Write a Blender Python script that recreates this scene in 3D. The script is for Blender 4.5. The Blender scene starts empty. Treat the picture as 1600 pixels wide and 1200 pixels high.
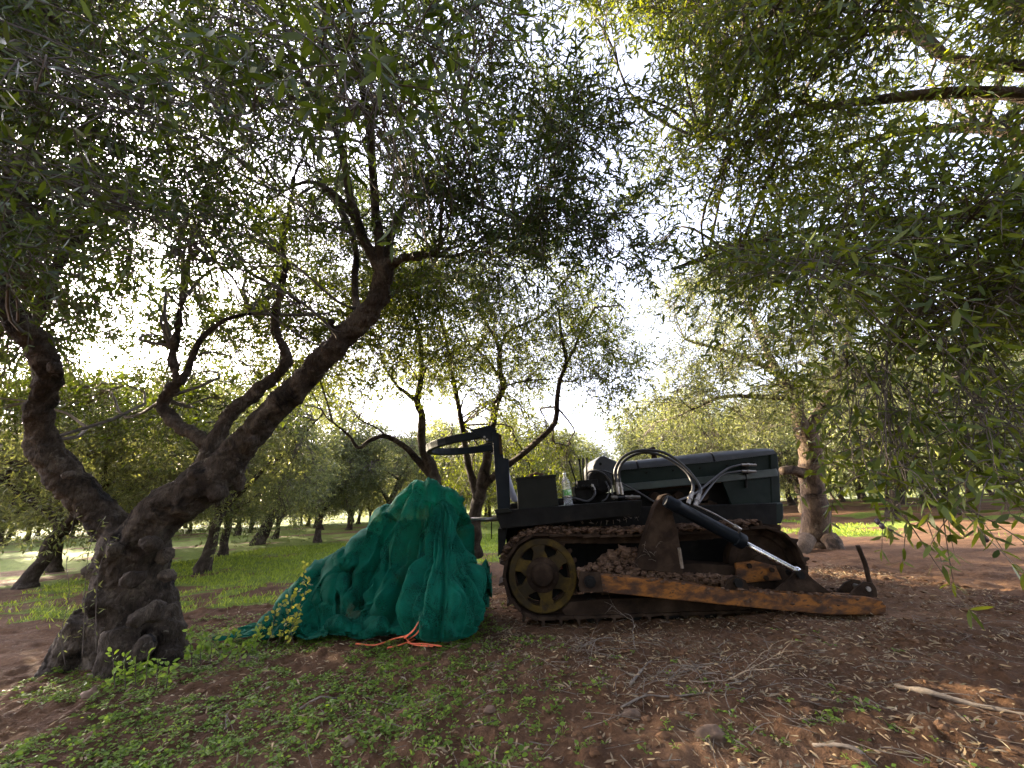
import bpy, bmesh, math, random
import numpy as np
from mathutils import Vector, Matrix
random.seed(7)
RNG = np.random.default_rng(7)
SC = bpy.context.scene
COL = SC.collection
rad = math.radians

# ---------------------------------------------------------------- camera
PITCH = rad(17.6)
CS, SN = math.cos(PITCH), math.sin(PITCH)
FPX = 600.0                       # focal length in pixels of the 1600 px wide photo
CAM = np.array([0.0, 0.0, 1.0])
cam_d = bpy.data.cameras.new('camera')
cam_d.sensor_width = 36.0
cam_d.lens = 36.0 * FPX / 1600.0
cam_d.clip_start, cam_d.clip_end = 0.05, 3000
cam = bpy.data.objects.new('camera', cam_d)
COL.objects.link(cam)
cam.location = CAM
cam.rotation_euler = (math.pi / 2 + PITCH, 0, 0)
SC.camera = cam

# ---------------------------------------------------------------- sky, sun, exposure
SUN_EL, SUN_AZ = rad(18.5), rad(-56.0)          # azimuth from +Y, negative = to the left
world = bpy.data.worlds.new('World')
SC.world = world
world.use_nodes = True
wn, wl = world.node_tree.nodes, world.node_tree.links
wn.clear()
sky = wn.new('ShaderNodeTexSky')
sky.sky_type = 'NISHITA'
sky.sun_disc = False
sky.sun_elevation = SUN_EL
sky.sun_rotation = SUN_AZ
sky.air_density, sky.dust_density, sky.ozone_density = 1.0, 2.5, 1.0
bg = wn.new('ShaderNodeBackground')
bg.inputs['Strength'].default_value = 0.15
wo = wn.new('ShaderNodeOutputWorld')
bw = wn.new('ShaderNodeRGBToBW'); wl.new(sky.outputs[0], bw.inputs[0])
veil = wn.new('ShaderNodeMix'); veil.data_type = 'RGBA'; veil.inputs[0].default_value = .6   # thin high cloud: paler, slightly lilac sky
tint = wn.new('ShaderNodeMix'); tint.data_type = 'RGBA'; tint.blend_type = 'MULTIPLY'; tint.inputs[0].default_value = 1
wl.new(bw.outputs[0], tint.inputs[6]); tint.inputs[7].default_value = (1.06, .96, 1.14, 1)
wl.new(sky.outputs[0], veil.inputs[6]); wl.new(tint.outputs[2], veil.inputs[7])
wl.new(veil.outputs[2], bg.inputs['Color'])
wl.new(bg.outputs[0], wo.inputs['Surface'])
sun_d = bpy.data.lights.new('sun', 'SUN')
sun_d.energy = 4.6
sun_d.angle = rad(0.6)
sun_d.color = (1.0, 0.83, 0.58)
sun = bpy.data.objects.new('sun', sun_d)
COL.objects.link(sun)
SUNV = Vector((math.sin(SUN_AZ) * math.cos(SUN_EL), math.cos(SUN_AZ) * math.cos(SUN_EL), math.sin(SUN_EL)))
sun.rotation_euler = (-SUNV).to_track_quat('-Z', 'Y').to_euler()
sun.location = SUNV * 30
SC.view_settings.view_transform = 'Standard'
SC.view_settings.look = 'None'
SC.view_settings.exposure = 3.5
SC.view_settings.gamma = 1.0
SC.view_settings.use_curve_mapping = False
SC.cycles.use_denoising = True
SC.cycles.max_bounces = 8
SC.cycles.transparent_max_bounces = 12
SC.cycles.transmission_bounces = 6
SC.cycles.sample_clamp_indirect = 6.0

# ---------------------------------------------------------------- helpers: picture -> world
def ray(px, py):
    x, y = (px - 800) / FPX, (600 - py) / FPX
    return np.array([x, CS - y * SN, SN + y * CS])
def pt(px, py, t):                 # t = depth along the optical axis
    return CAM + t * ray(px, py)
def py_(px, py, Y):                # world Y plane
    d = ray(px, py)
    return CAM + d * (Y / d[1])
SLOPE = 0.055
def hplane(x):
    return SLOPE * 45 * np.tanh(np.asarray(x, float) / 45)
def gnd(px, py):
    d = ray(px, py)
    t = CAM[2] / (SLOPE * d[0] - d[2])
    for _ in range(6):
        p = CAM + t * d
        t = (CAM[2] - float(hgt(p[0], p[1]))) / -d[2]
    return CAM + t * d

# ---------------------------------------------------------------- noise
def _hash(ix, iy, iz):
    h = (ix.astype(np.int64) * 374761393 + iy.astype(np.int64) * 668265263 + iz.astype(np.int64) * 2147483647 % 1274126177) & 0x7fffffff
    h = (h ^ (h >> 13)) * 1274126177 & 0x7fffffff
    h = (h ^ (h >> 16)) * 668265263 & 0x7fffffff
    return ((h ^ (h >> 15)) & 0xffff) / 65535.0
def vnoise(x, y, z=None):
    x = np.asarray(x, float); y = np.asarray(y, float)
    z = np.zeros_like(x) if z is None else np.asarray(z, float)
    xi, yi, zi = np.floor(x).astype(np.int64), np.floor(y).astype(np.int64), np.floor(z).astype(np.int64)
    fx, fy, fz = x - xi, y - yi, z - zi
    fx, fy, fz = [f * f * (3 - 2 * f) for f in (fx, fy, fz)]
    r = 0
    for dx in (0, 1):
        for dy in (0, 1):
            for dz in (0, 1):
                w = (fx if dx else 1 - fx) * (fy if dy else 1 - fy) * (fz if dz else 1 - fz)
                r = r + w * _hash(xi + dx, yi + dy, (zi + dz) * 7919)
    return r
def fbm(x, y, z=None, oct=4, gain=0.5):
    s = a = 0; w = 1.0; f = 1.0
    for o in range(oct):
        s = s + w * vnoise(np.asarray(x) * f + 17.3 * o, np.asarray(y) * f + 9.1 * o, None if z is None else np.asarray(z) * f)
        a += w; w *= gain; f *= 2.03
    return s / a
def sstep(a, b, x):
    t = np.clip((np.asarray(x, float) - a) / (b - a), 0, 1)
    return t * t * (3 - 2 * t)

def hgt(x, y):                     # smooth ground
    x = np.asarray(x, float); y = np.asarray(y, float)
    return hplane(x) + 0.10 * (fbm(x * 0.5 + 3, y * 0.5, oct=2) - 0.5) * sstep(0.5, 6, np.hypot(x, y))
def hfull(x, y):                   # ground with clods and furrows
    x = np.asarray(x, float); y = np.asarray(y, float)
    fine = 1 - sstep(6, 16, np.hypot(x, y))
    n1 = fbm(x * 2.2, y * 3.0 + 5, oct=3)
    n2 = fbm(x * 9 + 11, y * 9, oct=4, gain=0.6)
    cl = np.abs(fbm(x * 5 + 40, y * 6 + 20, oct=3) - 0.5) * 2
    lump = np.clip(fbm(x * 14 + 70, y * 14 + 30, oct=3, gain=.6) - 0.52, 0, 1)
    under = sstep(-.6, -.2, x) * (1 - sstep(3.1, 3.6, x)) * sstep(3.2, 3.6, y) * (1 - sstep(5.8, 6.4, y))
    fine = fine * (1 - .55 * under)
    return hgt(x, y) - .035 * under + fine * (0.055 * (n1 - 0.5) + 0.045 * (n2 - 0.5) - 0.03 * cl + 0.09 * lump) + (1 - fine) * 0.12 * (n1 - 0.5)

# ---------------------------------------------------------------- helpers: objects
def tag(o, label=None, cat=None, group=None, kind=None):
    if label: o['label'] = label
    if cat: o['category'] = cat
    if group: o['group'] = group
    if kind: o['kind'] = kind
    return o
def empty(name, loc=(0, 0, 0), rot=(0, 0, 0)):
    o = bpy.data.objects.new(name, None)
    COL.objects.link(o)
    o.location = [float(v) for v in loc]; o.rotation_euler = rot
    o.empty_display_size = 0.2
    return o
def link(name, me, mats=(), parent=None):
    o = bpy.data.objects.new(name, me)
    for m in (mats if isinstance(mats, (list, tuple)) else [mats]):
        me.materials.append(m)
    COL.objects.link(o)
    if parent is not None: o.parent = parent
    return o
def np_mesh(name, V, F, smooth=False, mi=None):
    """V (n,3); F = list of (m,k) int arrays."""
    me = bpy.data.meshes.new(name)
    V = np.ascontiguousarray(V, dtype=np.float32).reshape(-1, 3)
    Fs = [np.asarray(f, np.int32) for f in (F if isinstance(F, list) else [F]) if len(f)]
    me.vertices.add(len(V)); me.vertices.foreach_set('co', V.ravel())
    tot = np.concatenate([np.full(len(f), f.shape[1], np.int32) for f in Fs])
    me.loops.add(int(tot.sum())); me.polygons.add(len(tot))
    me.loops.foreach_set('vertex_index', np.concatenate([f.ravel() for f in Fs]))
    st = np.zeros(len(tot), np.int32); st[1:] = np.cumsum(tot)[:-1]
    me.polygons.foreach_set('loop_start', st)
    if smooth: me.polygons.foreach_set('use_smooth', np.ones(len(tot), bool))
    if mi is not None: me.polygons.foreach_set('material_index', np.asarray(mi, np.int32))
    me.update(calc_edges=True)
    return me
class MB:
    """collects shapes, builds ONE mesh object"""
    def __init__(s): s.V = []; s.F = {3: [], 4: []}; s.n = 0; s.ng = []
    def add(s, V, faces):
        V = np.asarray(V, float).reshape(-1, 3)
        for f in faces:
            k = len(f)
            if k in (3, 4): s.F[k].append([i + s.n for i in f])
            else: s.ng.append([i + s.n for i in f])
        s.V.append(V); s.n += len(V)
        return s
    def grid(s, V, nu, nv, closeu=False, closev=False):
        i = np.arange(nu * nv).reshape(nu, nv)
        a = np.concatenate([i, i[:1]], 0) if closeu else i
        a = np.concatenate([a, a[:, :1]], 1) if closev else a
        q = np.stack([a[:-1, :-1], a[1:, :-1], a[1:, 1:], a[:-1, 1:]], -1).reshape(-1, 4) + s.n
        s.F[4].extend(q.tolist()); s.V.append(np.asarray(V, float).reshape(-1, 3)); s.n += nu * nv
        return s
    def box(s, lo, hi, M=None):
        x0, y0, z0 = lo; x1, y1, z1 = hi
        V = np.array([[x0,y0,z0],[x1,y0,z0],[x1,y1,z0],[x0,y1,z0],[x0,y0,z1],[x1,y0,z1],[x1,y1,z1],[x0,y1,z1]], float)
        if M is not None: V = V @ np.array(M).T
        return s.add(V, [(0,3,2,1),(4,5,6,7),(0,1,5,4),(1,2,6,5),(2,3,7,6),(3,0,4,7)])
    def prism(s, poly, y0, y1, y0b=None):
        """poly: list of (x,z); extruded along y (y0 near, y1 far)"""
        n = len(poly); p = np.array(poly, float)
        a = np.c_[p[:, 0], np.full(n, y0), p[:, 1]]; b = np.c_[p[:, 0], np.full(n, y1), p[:, 1]]
        fs = [tuple(range(n)), tuple(range(2 * n - 1, n - 1, -1))]
        fs += [(i, (i + 1) % n, (i + 1) % n + n, i + n)[::-1] for i in range(n)]
        return s.add(np.r_[a, b], fs)
    def tube(s, pts, r, n=8, cap=True, rs=None):
        pts = np.asarray(pts, float); m = len(pts)
        rr = np.full(m, r, float) if np.isscalar(r) else np.asarray(r, float)
        V = tube_rings(pts, rr, n)
        base = s.n
        s.grid(V, m, n, closev=True)
        if cap:
            s.ng.append([base + i for i in range(n)][::-1]); s.ng.append([base + (m - 1) * n + i for i in range(n)])
        return s
    def lathe(s, prof, c, axis, n=24):
        """prof list of (r, h) along axis from c"""
        axis = np.asarray(axis, float) / np.linalg.norm(axis)
        a = np.cross(axis, [0, 0, 1.0]) if abs(axis[2]) < .9 else np.cross(axis, [1.0, 0, 0])
        a /= np.linalg.norm(a); b = np.cross(axis, a)
        th = np.linspace(0, 2 * np.pi, n, endpoint=False)
        V = np.array([[np.asarray(c) + axis * h + r * (math.cos(t) * a + math.sin(t) * b) for t in th] for r, h in prof])
        return s.grid(V, len(prof), n, closev=True)
    def build(s, name, mats, parent=None, smooth=False, bevel=0, angle=35):
        V = np.concatenate(s.V) if s.V else np.zeros((0, 3))
        me = bpy.data.meshes.new(name)
        me.from_pydata(V.tolist(), [], s.F[3] + s.F[4] + s.ng)
        me.validate()
        bm = bmesh.new(); bm.from_mesh(me)
        bmesh.ops.recalc_face_normals(bm, faces=bm.faces); bm.to_mesh(me); bm.free()
        o = link(name, me, mats, parent)
        if bevel:
            b = o.modifiers.new('bevel', 'BEVEL'); b.width = bevel; b.segments = 2; b.limit_method = 'ANGLE'; b.angle_limit = rad(angle)
        if smooth:
            for p in me.polygons: p.use_smooth = True
        return o
def tube_rings(P, R, n):
    m = len(P)
    T = np.gradient(P, axis=0); T /= np.linalg.norm(T, axis=1, keepdims=True) + 1e-9
    up = np.array([0, 0, 1.0]) if abs(T[0, 2]) < .9 else np.array([1.0, 0, 0])
    a = np.cross(T[0], up); a /= np.linalg.norm(a)
    th = np.linspace(0, 2 * np.pi, n, endpoint=False); out = []
    for i in range(m):
        a = a - T[i] * a.dot(T[i]); a /= np.linalg.norm(a) + 1e-9
        b = np.cross(T[i], a)
        out.append(P[i] + R[i] * (np.cos(th)[:, None] * a + np.sin(th)[:, None] * b))
    return np.array(out)
def catmull(P, n=6):
    """smooth resample of (m,k) control points"""
    P = np.asarray(P, float)
    Q = np.r_[[2 * P[0] - P[1]], P, [2 * P[-1] - P[-2]]]
    out = []
    for i in range(1, len(Q) - 2):
        p0, p1, p2, p3 = Q[i - 1:i + 3]
        for t in np.linspace(0, 1, n, endpoint=False):
            out.append(.5 * (2 * p1 + (p2 - p0) * t + (2 * p0 - 5 * p1 + 4 * p2 - p3) * t * t + (3 * p1 - p0 - 3 * p2 + p3) * t ** 3))
    out.append(P[-1])
    return np.array(out)

# ---------------------------------------------------------------- materials
def nmat(name):
    m = bpy.data.materials.new(name); m.use_nodes = True
    nt = m.node_tree; nt.nodes.clear()
    out = nt.nodes.new('ShaderNodeOutputMaterial')
    return m, nt, nt.nodes, nt.links, out
def N(nt, typ, **kw):
    n = nt.nodes.new(typ)
    for k, v in kw.items():
        if k in n.inputs.keys(): n.inputs[k].default_value = v
        else: setattr(n, k, v)
    return n
def ramp(nt, fac, stops):
    r = nt.nodes.new('ShaderNodeValToRGB')
    e = r.color_ramp.elements
    while len(e) < len(stops): e.new(0.5)
    for el, (p, c) in zip(e, stops):
        el.position = p; el.color = (*c, 1) if len(c) == 3 else c
    nt.links.new(fac, r.inputs[0])
    return r.outputs[0]
def noise(nt, scale, detail=4, rough=.55, vec=None, dist=0):
    n = N(nt, 'ShaderNodeTexNoise', Scale=scale, Detail=detail, Roughness=rough, Distortion=dist)
    if vec is not None: nt.links.new(vec, n.inputs['Vector'])
    return n.outputs['Fac']
def mixc(nt, fac, a, b, mode='MIX'):
    m = N(nt, 'ShaderNodeMix', data_type='RGBA', blend_type=mode)
    for s, v in ((m.inputs[0], fac), (m.inputs[6], a), (m.inputs[7], b)):
        if hasattr(v, 'is_linked'): nt.links.new(v, s)
        elif isinstance(v, (int, float)): s.default_value = v
        else: s.default_value = (*v, 1)
    return m.outputs[2]
def bump(nt, h, strength, dist):
    b = N(nt, 'ShaderNodeBump', Strength=strength, Distance=dist)
    nt.links.new(h, b.inputs['Height'])
    return b.outputs[0]
def surf_mat(name, stops, scale=6, rough=.6, rrange=None, metal=0.0, bumps=((40, .3, .004),), spec=.5, detail=6, stretch=None, coord='Object'):
    """noise-ramped colour with bump; stops = ramp of the thing's own colours (paint, rust, dirt)"""
    m, nt, n, l, out = nmat(name)
    tc = n.new('ShaderNodeTexCoord'); v = tc.outputs[coord]
    if stretch:
        mp = N(nt, 'ShaderNodeMapping'); mp.inputs['Scale'].default_value = stretch
        l.new(v, mp.inputs[0]); v = mp.outputs[0]
    f = noise(nt, scale, detail, .62, v, .3)
    p = N(nt, 'ShaderNodeBsdfPrincipled', Roughness=rough, Metallic=metal)
    p.inputs['Specular IOR Level'].default_value = spec
    l.new(ramp(nt, f, stops), p.inputs['Base Color'])
    if rrange:
        l.new(ramp(nt, noise(nt, scale * 1.7, 4, .6, v), [(.3, (rrange[0],) * 3), (.7, (rrange[1],) * 3)]), p.inputs['Roughness'])
    nrm = None
    for sc, st, di in bumps:
        b = N(nt, 'ShaderNodeBump', Strength=st, Distance=di)
        l.new(noise(nt, sc, 5, .6, v), b.inputs['Height'])
        if nrm is not None: l.new(nrm, b.inputs['Normal'])
        nrm = b.outputs[0]
    if nrm is not None: l.new(nrm, p.inputs['Normal'])
    l.new(p.outputs[0], out.inputs[0])
    return m
def leaf_mat(name, top, under, trans, tw=.4, rough=.42, yellow=None):
    m, nt, n, l, out = nmat(name)
    geo = n.new('ShaderNodeNewGeometry')
    c = mixc(nt, geo.outputs['Backfacing'], top, under)
    v = ramp(nt, geo.outputs['Random Per Island'], [(0, (.55, .6, .55)), (.5, (1, 1, 1)), (.9, (1.35, 1.3, 1.1)), (1, yellow or (1.6, 1.5, .9))])
    c2 = mixc(nt, 1.0, c, v, 'MULTIPLY')
    p = N(nt, 'ShaderNodeBsdfPrincipled', Roughness=rough)
    p.inputs['Specular IOR Level'].default_value = .2
    l.new(c2, p.inputs['Base Color'])
    t = n.new('ShaderNodeBsdfTranslucent')
    l.new(mixc(nt, 1.0, trans, v, 'MULTIPLY'), t.inputs[0])
    mx = N(nt, 'ShaderNodeMixShader'); mx.inputs[0].default_value = tw
    l.new(p.outputs[0], mx.inputs[1]); l.new(t.outputs[0], mx.inputs[2]); l.new(mx.outputs[0], out.inputs[0])
    return m
M = {}
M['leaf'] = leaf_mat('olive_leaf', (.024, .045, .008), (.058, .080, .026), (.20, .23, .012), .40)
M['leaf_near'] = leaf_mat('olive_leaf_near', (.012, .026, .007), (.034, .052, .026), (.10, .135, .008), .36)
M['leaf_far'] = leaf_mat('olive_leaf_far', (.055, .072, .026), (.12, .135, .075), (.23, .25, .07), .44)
M['weed'] = leaf_mat('weed_leaf', (.10, .17, .025), (.13, .19, .05), (.26, .38, .035), .38, .5)
M['vine'] = leaf_mat('vine_leaf', (.17, .20, .035), (.18, .21, .06), (.42, .42, .05), .45, .5)
M['grass'] = leaf_mat('grass_blade', (.10, .15, .028), (.105, .15, .032), (.30, .38, .04), .5, .5)
M['litter'] = leaf_mat('dry_leaf', (.22, .165, .105), (.31, .265, .205), (.14, .09, .04), .1, .6, yellow=(1.7, 1.6, 1.4))
def bark_mat(name, c0, c1, c2, dark, lichen=(.12, .105, .08)):
    m, nt, n, l, out = nmat(name)
    tc = n.new('ShaderNodeTexCoord'); v = tc.outputs['Object']
    f = noise(nt, 5, 8, .65, v, .5)
    base = ramp(nt, f, [(.3, c0), (.5, c1), (.72, c2)])
    pm = ramp(nt, noise(nt, 3.2, 5, .6, v, .8), [(.56, (0, 0, 0)), (.66, (1, 1, 1))])
    base = mixc(nt, pm, base, dark)
    fine = N(nt, 'ShaderNodeMapping'); fine.inputs['Scale'].default_value = (1, 1, .22)
    l.new(v, fine.inputs[0])
    f2 = noise(nt, 45, 6, .7, fine.outputs[0], .4)
    f3 = noise(nt, 11, 6, .7, fine.outputs[0], .8)
    base = mixc(nt, .65, base, ramp(nt, f2, [(.3, (.45, .42, .40)), (.65, (1.15, 1.12, 1.08))]), 'MULTIPLY')
    vo = N(nt, 'ShaderNodeTexVoronoi', Scale=34, Randomness=1.0); vo.feature = 'DISTANCE_TO_EDGE'
    wv = N(nt, 'ShaderNodeVectorMath', operation='MULTIPLY_ADD'); nz = N(nt, 'ShaderNodeTexNoise', Scale=7, Detail=4)
    l.new(fine.outputs[0], nz.inputs['Vector']); l.new(nz.outputs['Color'], wv.inputs[0]); wv.inputs[1].default_value = (.35, .35, .35); l.new(fine.outputs[0], wv.inputs[2])
    l.new(wv.outputs[0], vo.inputs['Vector'])
    ck = ramp(nt, vo.outputs['Distance'], [(.0, (0, 0, 0)), (.10, (1, 1, 1))])
    base = mixc(nt, .4, base, ck, 'MULTIPLY')
    li = ramp(nt, noise(nt, 14, 6, .7, v, 1.2), [(.60, (0, 0, 0)), (.68, (.7, .7, .7))])
    base = mixc(nt, li, base, lichen)
    p = N(nt, 'ShaderNodeBsdfPrincipled', Roughness=.9)
    p.inputs['Specular IOR Level'].default_value = .2
    l.new(base, p.inputs['Base Color'])
    b1 = N(nt, 'ShaderNodeBump', Strength=.8, Distance=.03); l.new(f3, b1.inputs['Height'])
    b2 = N(nt, 'ShaderNodeBump', Strength=.9, Distance=.008); l.new(f2, b2.inputs['Height']); l.new(b1.outputs[0], b2.inputs['Normal'])
    b3 = N(nt, 'ShaderNodeBump', Strength=.6, Distance=.009); l.new(ck, b3.inputs['Height']); l.new(b2.outputs[0], b3.inputs['Normal'])
    l.new(b3.outputs[0], p.inputs['Normal']); l.new(p.outputs[0], out.inputs[0])
    return m
M['bark'] = bark_mat('olive_bark', (.013, .009, .006), (.045, .034, .025), (.14, .115, .09), (.004, .003, .0025))
M['bark_warm'] = bark_mat('olive_bark_warm', (.045, .030, .020), (.10, .070, .048), (.17, .128, .094), (.018, .012, .009))
M['twig'] = surf_mat('twig_bark', [(.3, (.03, .022, .016)), (.7, (.085, .065, .048))], 20, .85, bumps=())
M['deadwood'] = surf_mat('dead_wood', [(.3, (.07, .052, .04)), (.7, (.19, .155, .12))], 25, .85, bumps=((80, .5, .002),))
# ---------------------------------------------------------------- foliage tools
def unit(v): return v / (np.linalg.norm(v, axis=-1, keepdims=True) + 1e-9)
def rand_unit(n):
    return unit(RNG.normal(size=(n, 3)))
def leaf_geo(B, D, L, W, curl=.12, six=True, NR=None):
    """lanceolate leaves: 6 points each"""
    n = len(B)
    r = rand_unit(n) if NR is None else NR
    S = unit(np.cross(D, r)); Nn = np.cross(S, D)
    L = L[:, None]; W = W[:, None]
    cu = curl * L * RNG.uniform(-1, 1, (n, 1))
    if six:
        V = np.stack([B,
            B + D * L * .32 - S * W * .5 + Nn * cu * .5, B + D * L * .32 + S * W * .5 + Nn * cu * .5,
            B + D * L * .70 - S * W * .40 + Nn * cu * .6, B + D * L * .70 + S * W * .40 + Nn * cu * .6,
            B + D * L], 1)
        i = np.arange(n)[:, None] * 6
        F = [np.concatenate([i + np.array([[0, 2, 1]]), i + np.array([[3, 4, 5]])]), i + np.array([[1, 2, 4, 3]])]
    else:
        V = np.stack([B, B + D * L * .5 - S * W * .5 + Nn * cu, B + D * L, B + D * L * .5 + S * W * .5 + Nn * cu], 1)
        i = np.arange(n)[:, None] * 4
        F = [i + np.array([[0, 3, 2, 1]])]
    return V.reshape(-1, 3), F
def twig_curves(B, D, L, droop, m):
    s = np.linspace(0, 1, m)[None, :, None]
    dr = np.zeros((len(B), 1, 3)); dr[:, 0, 2] = -droop
    w = rand_unit(len(B))[:, None, :] * .12
    return B[:, None] + L[:, None, None] * (D[:, None] * s + dr * s * s + w * np.sin(s * 3.0) * s)
def tubes3(C, r0, r1):
    """C (n,m,3) thin 3-sided tubes"""
    n, m, _ = C.shape
    T = unit(np.gradient(C, axis=1))
    ref = np.where(np.abs(T[..., 2:3]) < .9, np.array([0, 0, 1.0]), np.array([1.0, 0, 0]))
    a = unit(np.cross(T, ref)); b = np.cross(T, a)
    r0 = np.broadcast_to(np.asarray(r0, float), (n,)); r1 = np.broadcast_to(np.asarray(r1, float), (n,))
    R = (r0[:, None] + (r1 - r0)[:, None] * np.linspace(0, 1, m)[None])[..., None]
    V = np.stack([C + R * (math.cos(t) * a + math.sin(t) * b) for t in (0, 2.094, 4.189)], 2)
    i = np.arange(n * m * 3).reshape(n, m, 3); j = np.roll(i, -1, 2)
    F = np.stack([i[:, :-1], i[:, 1:], j[:, 1:], j[:, :-1]], -1).reshape(-1, 4)
    return V.reshape(-1, 3), F
def foliage(B, D, L, droop=.35, K=8, ll=(.045, .07), six=True, lw=.22, spread=.85):
    """leafy twigs -> (leaf V, leaf F list, twig V, twig F)"""
    n = len(B)
    C = twig_curves(B, D, L, droop, K + 1)
    T = unit(np.gradient(C, axis=1))
    base = C[:, 1:].reshape(-1, 3); t = T[:, 1:].reshape(-1, 3)
    pr = unit(np.cross(t, rand_unit(n).repeat(K, 0)))
    odd = np.tile(np.arange(K) % 2, n)[:, None]
    pr2 = np.cross(t, pr)
    side = np.where(odd == 0, pr, pr2)
    outb, outd = [], []
    for sg in (1, -1):
        d = unit(t * .55 + sg * side * spread + RNG.normal(size=base.shape) * .22 + np.array([0, 0, -.12]))
        outb.append(base); outd.append(d)
    outb.append(C[:, -1]); outd.append(T[:, -1])
    LB = np.concatenate(outb); LD = np.concatenate(outd)
    keep = RNG.random(len(LB)) < .9
    LB, LD = LB[keep], LD[keep]
    Ls = RNG.uniform(*ll, len(LB)); W = Ls * RNG.uniform(.8, 1.25, len(LB)) * lw
    V, F = leaf_geo(LB, LD, Ls, W, six=six)
    TV, TF = tubes3(C[:, ::max(1, K // 4)], .003, .0012)
    return V, F, TV, TF
class Crown:
    def __init__(s): s.V = []; s.F3 = []; s.F4 = []; s.n = 0; s.TV = []; s.TF = []; s.tn = 0
    def add(s, V, F, TV, TF):
        for f in F:
            (s.F3 if f.shape[1] == 3 else s.F4).append(f + s.n)
        s.V.append(V); s.n += len(V)
        s.twig(TV, TF)
    def twig(s, TV, TF):
        s.TV.append(TV); s.TF.append(TF + s.tn); s.tn += len(TV)
    def pads(s, cen, R, ntw, skel, K=7, ll=(.045, .07), six=True, tl=(.22, .42), droop=.3, up=0.0, link_r=.012, lw=.22):
        """cen (m,3) clump centres; each is carried by a branch from the nearest skeleton point"""
        for c, r in zip(cen, R):
            n = max(4, int(ntw * RNG.uniform(.8, 1.2)))
            off = rand_unit(n) * (RNG.random((n, 1)) ** .5) * r * np.array([1, 1, .75])
            B = c + off
            D = unit(unit(off) * .8 + rand_unit(n) * .6 + np.array([0, 0, up]))
            L = RNG.uniform(*tl, n)
            s.add(*foliage(B, D, L, droop, K, ll, six, lw))
            if skel is not None:
                d2 = ((skel - c) ** 2).sum(1) + .6 * np.maximum(skel[:, 2] - c[2], 0) ** 2
                a = skel[np.argmin(d2 + RNG.random(len(d2)) * .05)]
                dist = np.linalg.norm(c - a)
                u = np.linspace(0, 1, 9)[:, None]
                w = rand_unit(1) * .18 * dist
                bend = np.array([[0, 0, .15 * dist]])
                Cv = a + (c - a) * u + (w + bend) * np.sin(u * np.pi) + w * .3 * np.sin(u * 7)
                rr = link_r * min(1.6, .5 + dist * .6)
                s.twig(*tubes3(Cv[None], rr, rr * .35))
                # forks to twig bases
                k = min(n, 14)
                st = Cv[RNG.integers(4, 9, k)]
                u2 = np.linspace(0, 1, 5)[None, :, None]
                C2 = st[:, None] + (B[:k] - st)[:, None] * u2 + (RNG.normal(size=(k, 1, 3)) * .05) * np.sin(u2 * np.pi)
                s.twig(*tubes3(C2, rr * .4, .002))
    def crown_mesh(s, name):
        return np_mesh(name, np.concatenate(s.V), [np.concatenate(f) for f in (s.F3, s.F4) if f])
    def twig_mesh(s, name):
        return np_mesh(name, np.concatenate(s.TV), np.concatenate(s.TF), smooth=True)
def limb_px(rows, n=6):
    """rows of (px, py, depth, width px)"""
    A = np.array(rows, float); d = np.gradient(A[:, :2], axis=0); d /= np.linalg.norm(d, axis=1, keepdims=True) + 1e-9
    e = A[:, :2] - [800, 600]; ro = np.linalg.norm(e, axis=1) / FPX; e /= np.linalg.norm(e, axis=1, keepdims=True) + 1e-9
    c2 = (-d[:, 1] * e[:, 0] + d[:, 0] * e[:, 1]) ** 2
    st = np.sqrt(c2 * (1 + ro ** 2) + 1 - c2)                 # a wide lens widens what lies off its axis
    P = np.array([[*pt(a, b, t), w * .5 * t / FPX / s] for (a, b, t, w), s in zip(rows, st)])
    return catmull(P, n)
def wob(C, amp, seed=0):
    """gnarl a limb: bends and swellings"""
    C = C.copy(); n = len(C); i = np.arange(n) * .45
    for k in range(3):
        C[:, k] += C[:, 3] * amp * (vnoise(i, np.full(n, seed * 7.7 + k * 3.1)) - .5) * 2
    C[:, 3] *= 1 + .35 * amp * (vnoise(i * 1.3, np.full(n, seed * 5.1 + 50)) - .5) * 2
    C[:, 3] = np.maximum(C[:, 3], .004)
    return C
def limb_mesh(mb, C, n=10, rough=.12, seed=0):
    V = tube_rings(C[:, :3], C[:, 3], n)
    c = C[:, None, :3]; f = 6 / max(.05, float(C[:, 3].mean()) * 6)
    q = V * min(f, 14)
    k = 1 + rough * 2 * (fbm(q[..., 0] + seed, q[..., 1], q[..., 2], oct=3) - .5)
    V = c + (V - c) * k[..., None]
    mb.grid(V, len(C), n, closev=True)
    b = mb.n - n; a = mb.n - n * len(C)
    mb.ng.append([b + i for i in range(n)]); mb.ng.append([a + i for i in range(n)][::-1])
def blob(mb, c, r, sq=(1, 1, 1), nu=14, nv=10, rough=.25, seed=0):
    th = np.linspace(0, 2 * np.pi, nu, endpoint=False); ph = np.linspace(.02, np.pi - .02, nv)
    T, Pp = np.meshgrid(th, ph, indexing='ij')
    d = np.stack([np.sin(Pp) * np.cos(T), np.sin(Pp) * np.sin(T), np.cos(Pp)], -1)
    k = 1 + rough * 2 * (fbm(d[..., 0] * 2 + seed, d[..., 1] * 2 + seed, d[..., 2] * 2 + 3 * seed, oct=3) - .5)
    V = np.asarray(c) + d * k[..., None] * r * np.array(sq)
    mb.grid(V, nu, nv, closeu=True)
    a = mb.n - nu * nv
    mb.ng.append([a + i * nv for i in range(nu)]); mb.ng.append([a + i * nv + nv - 1 for i in range(nu)][::-1])
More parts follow.
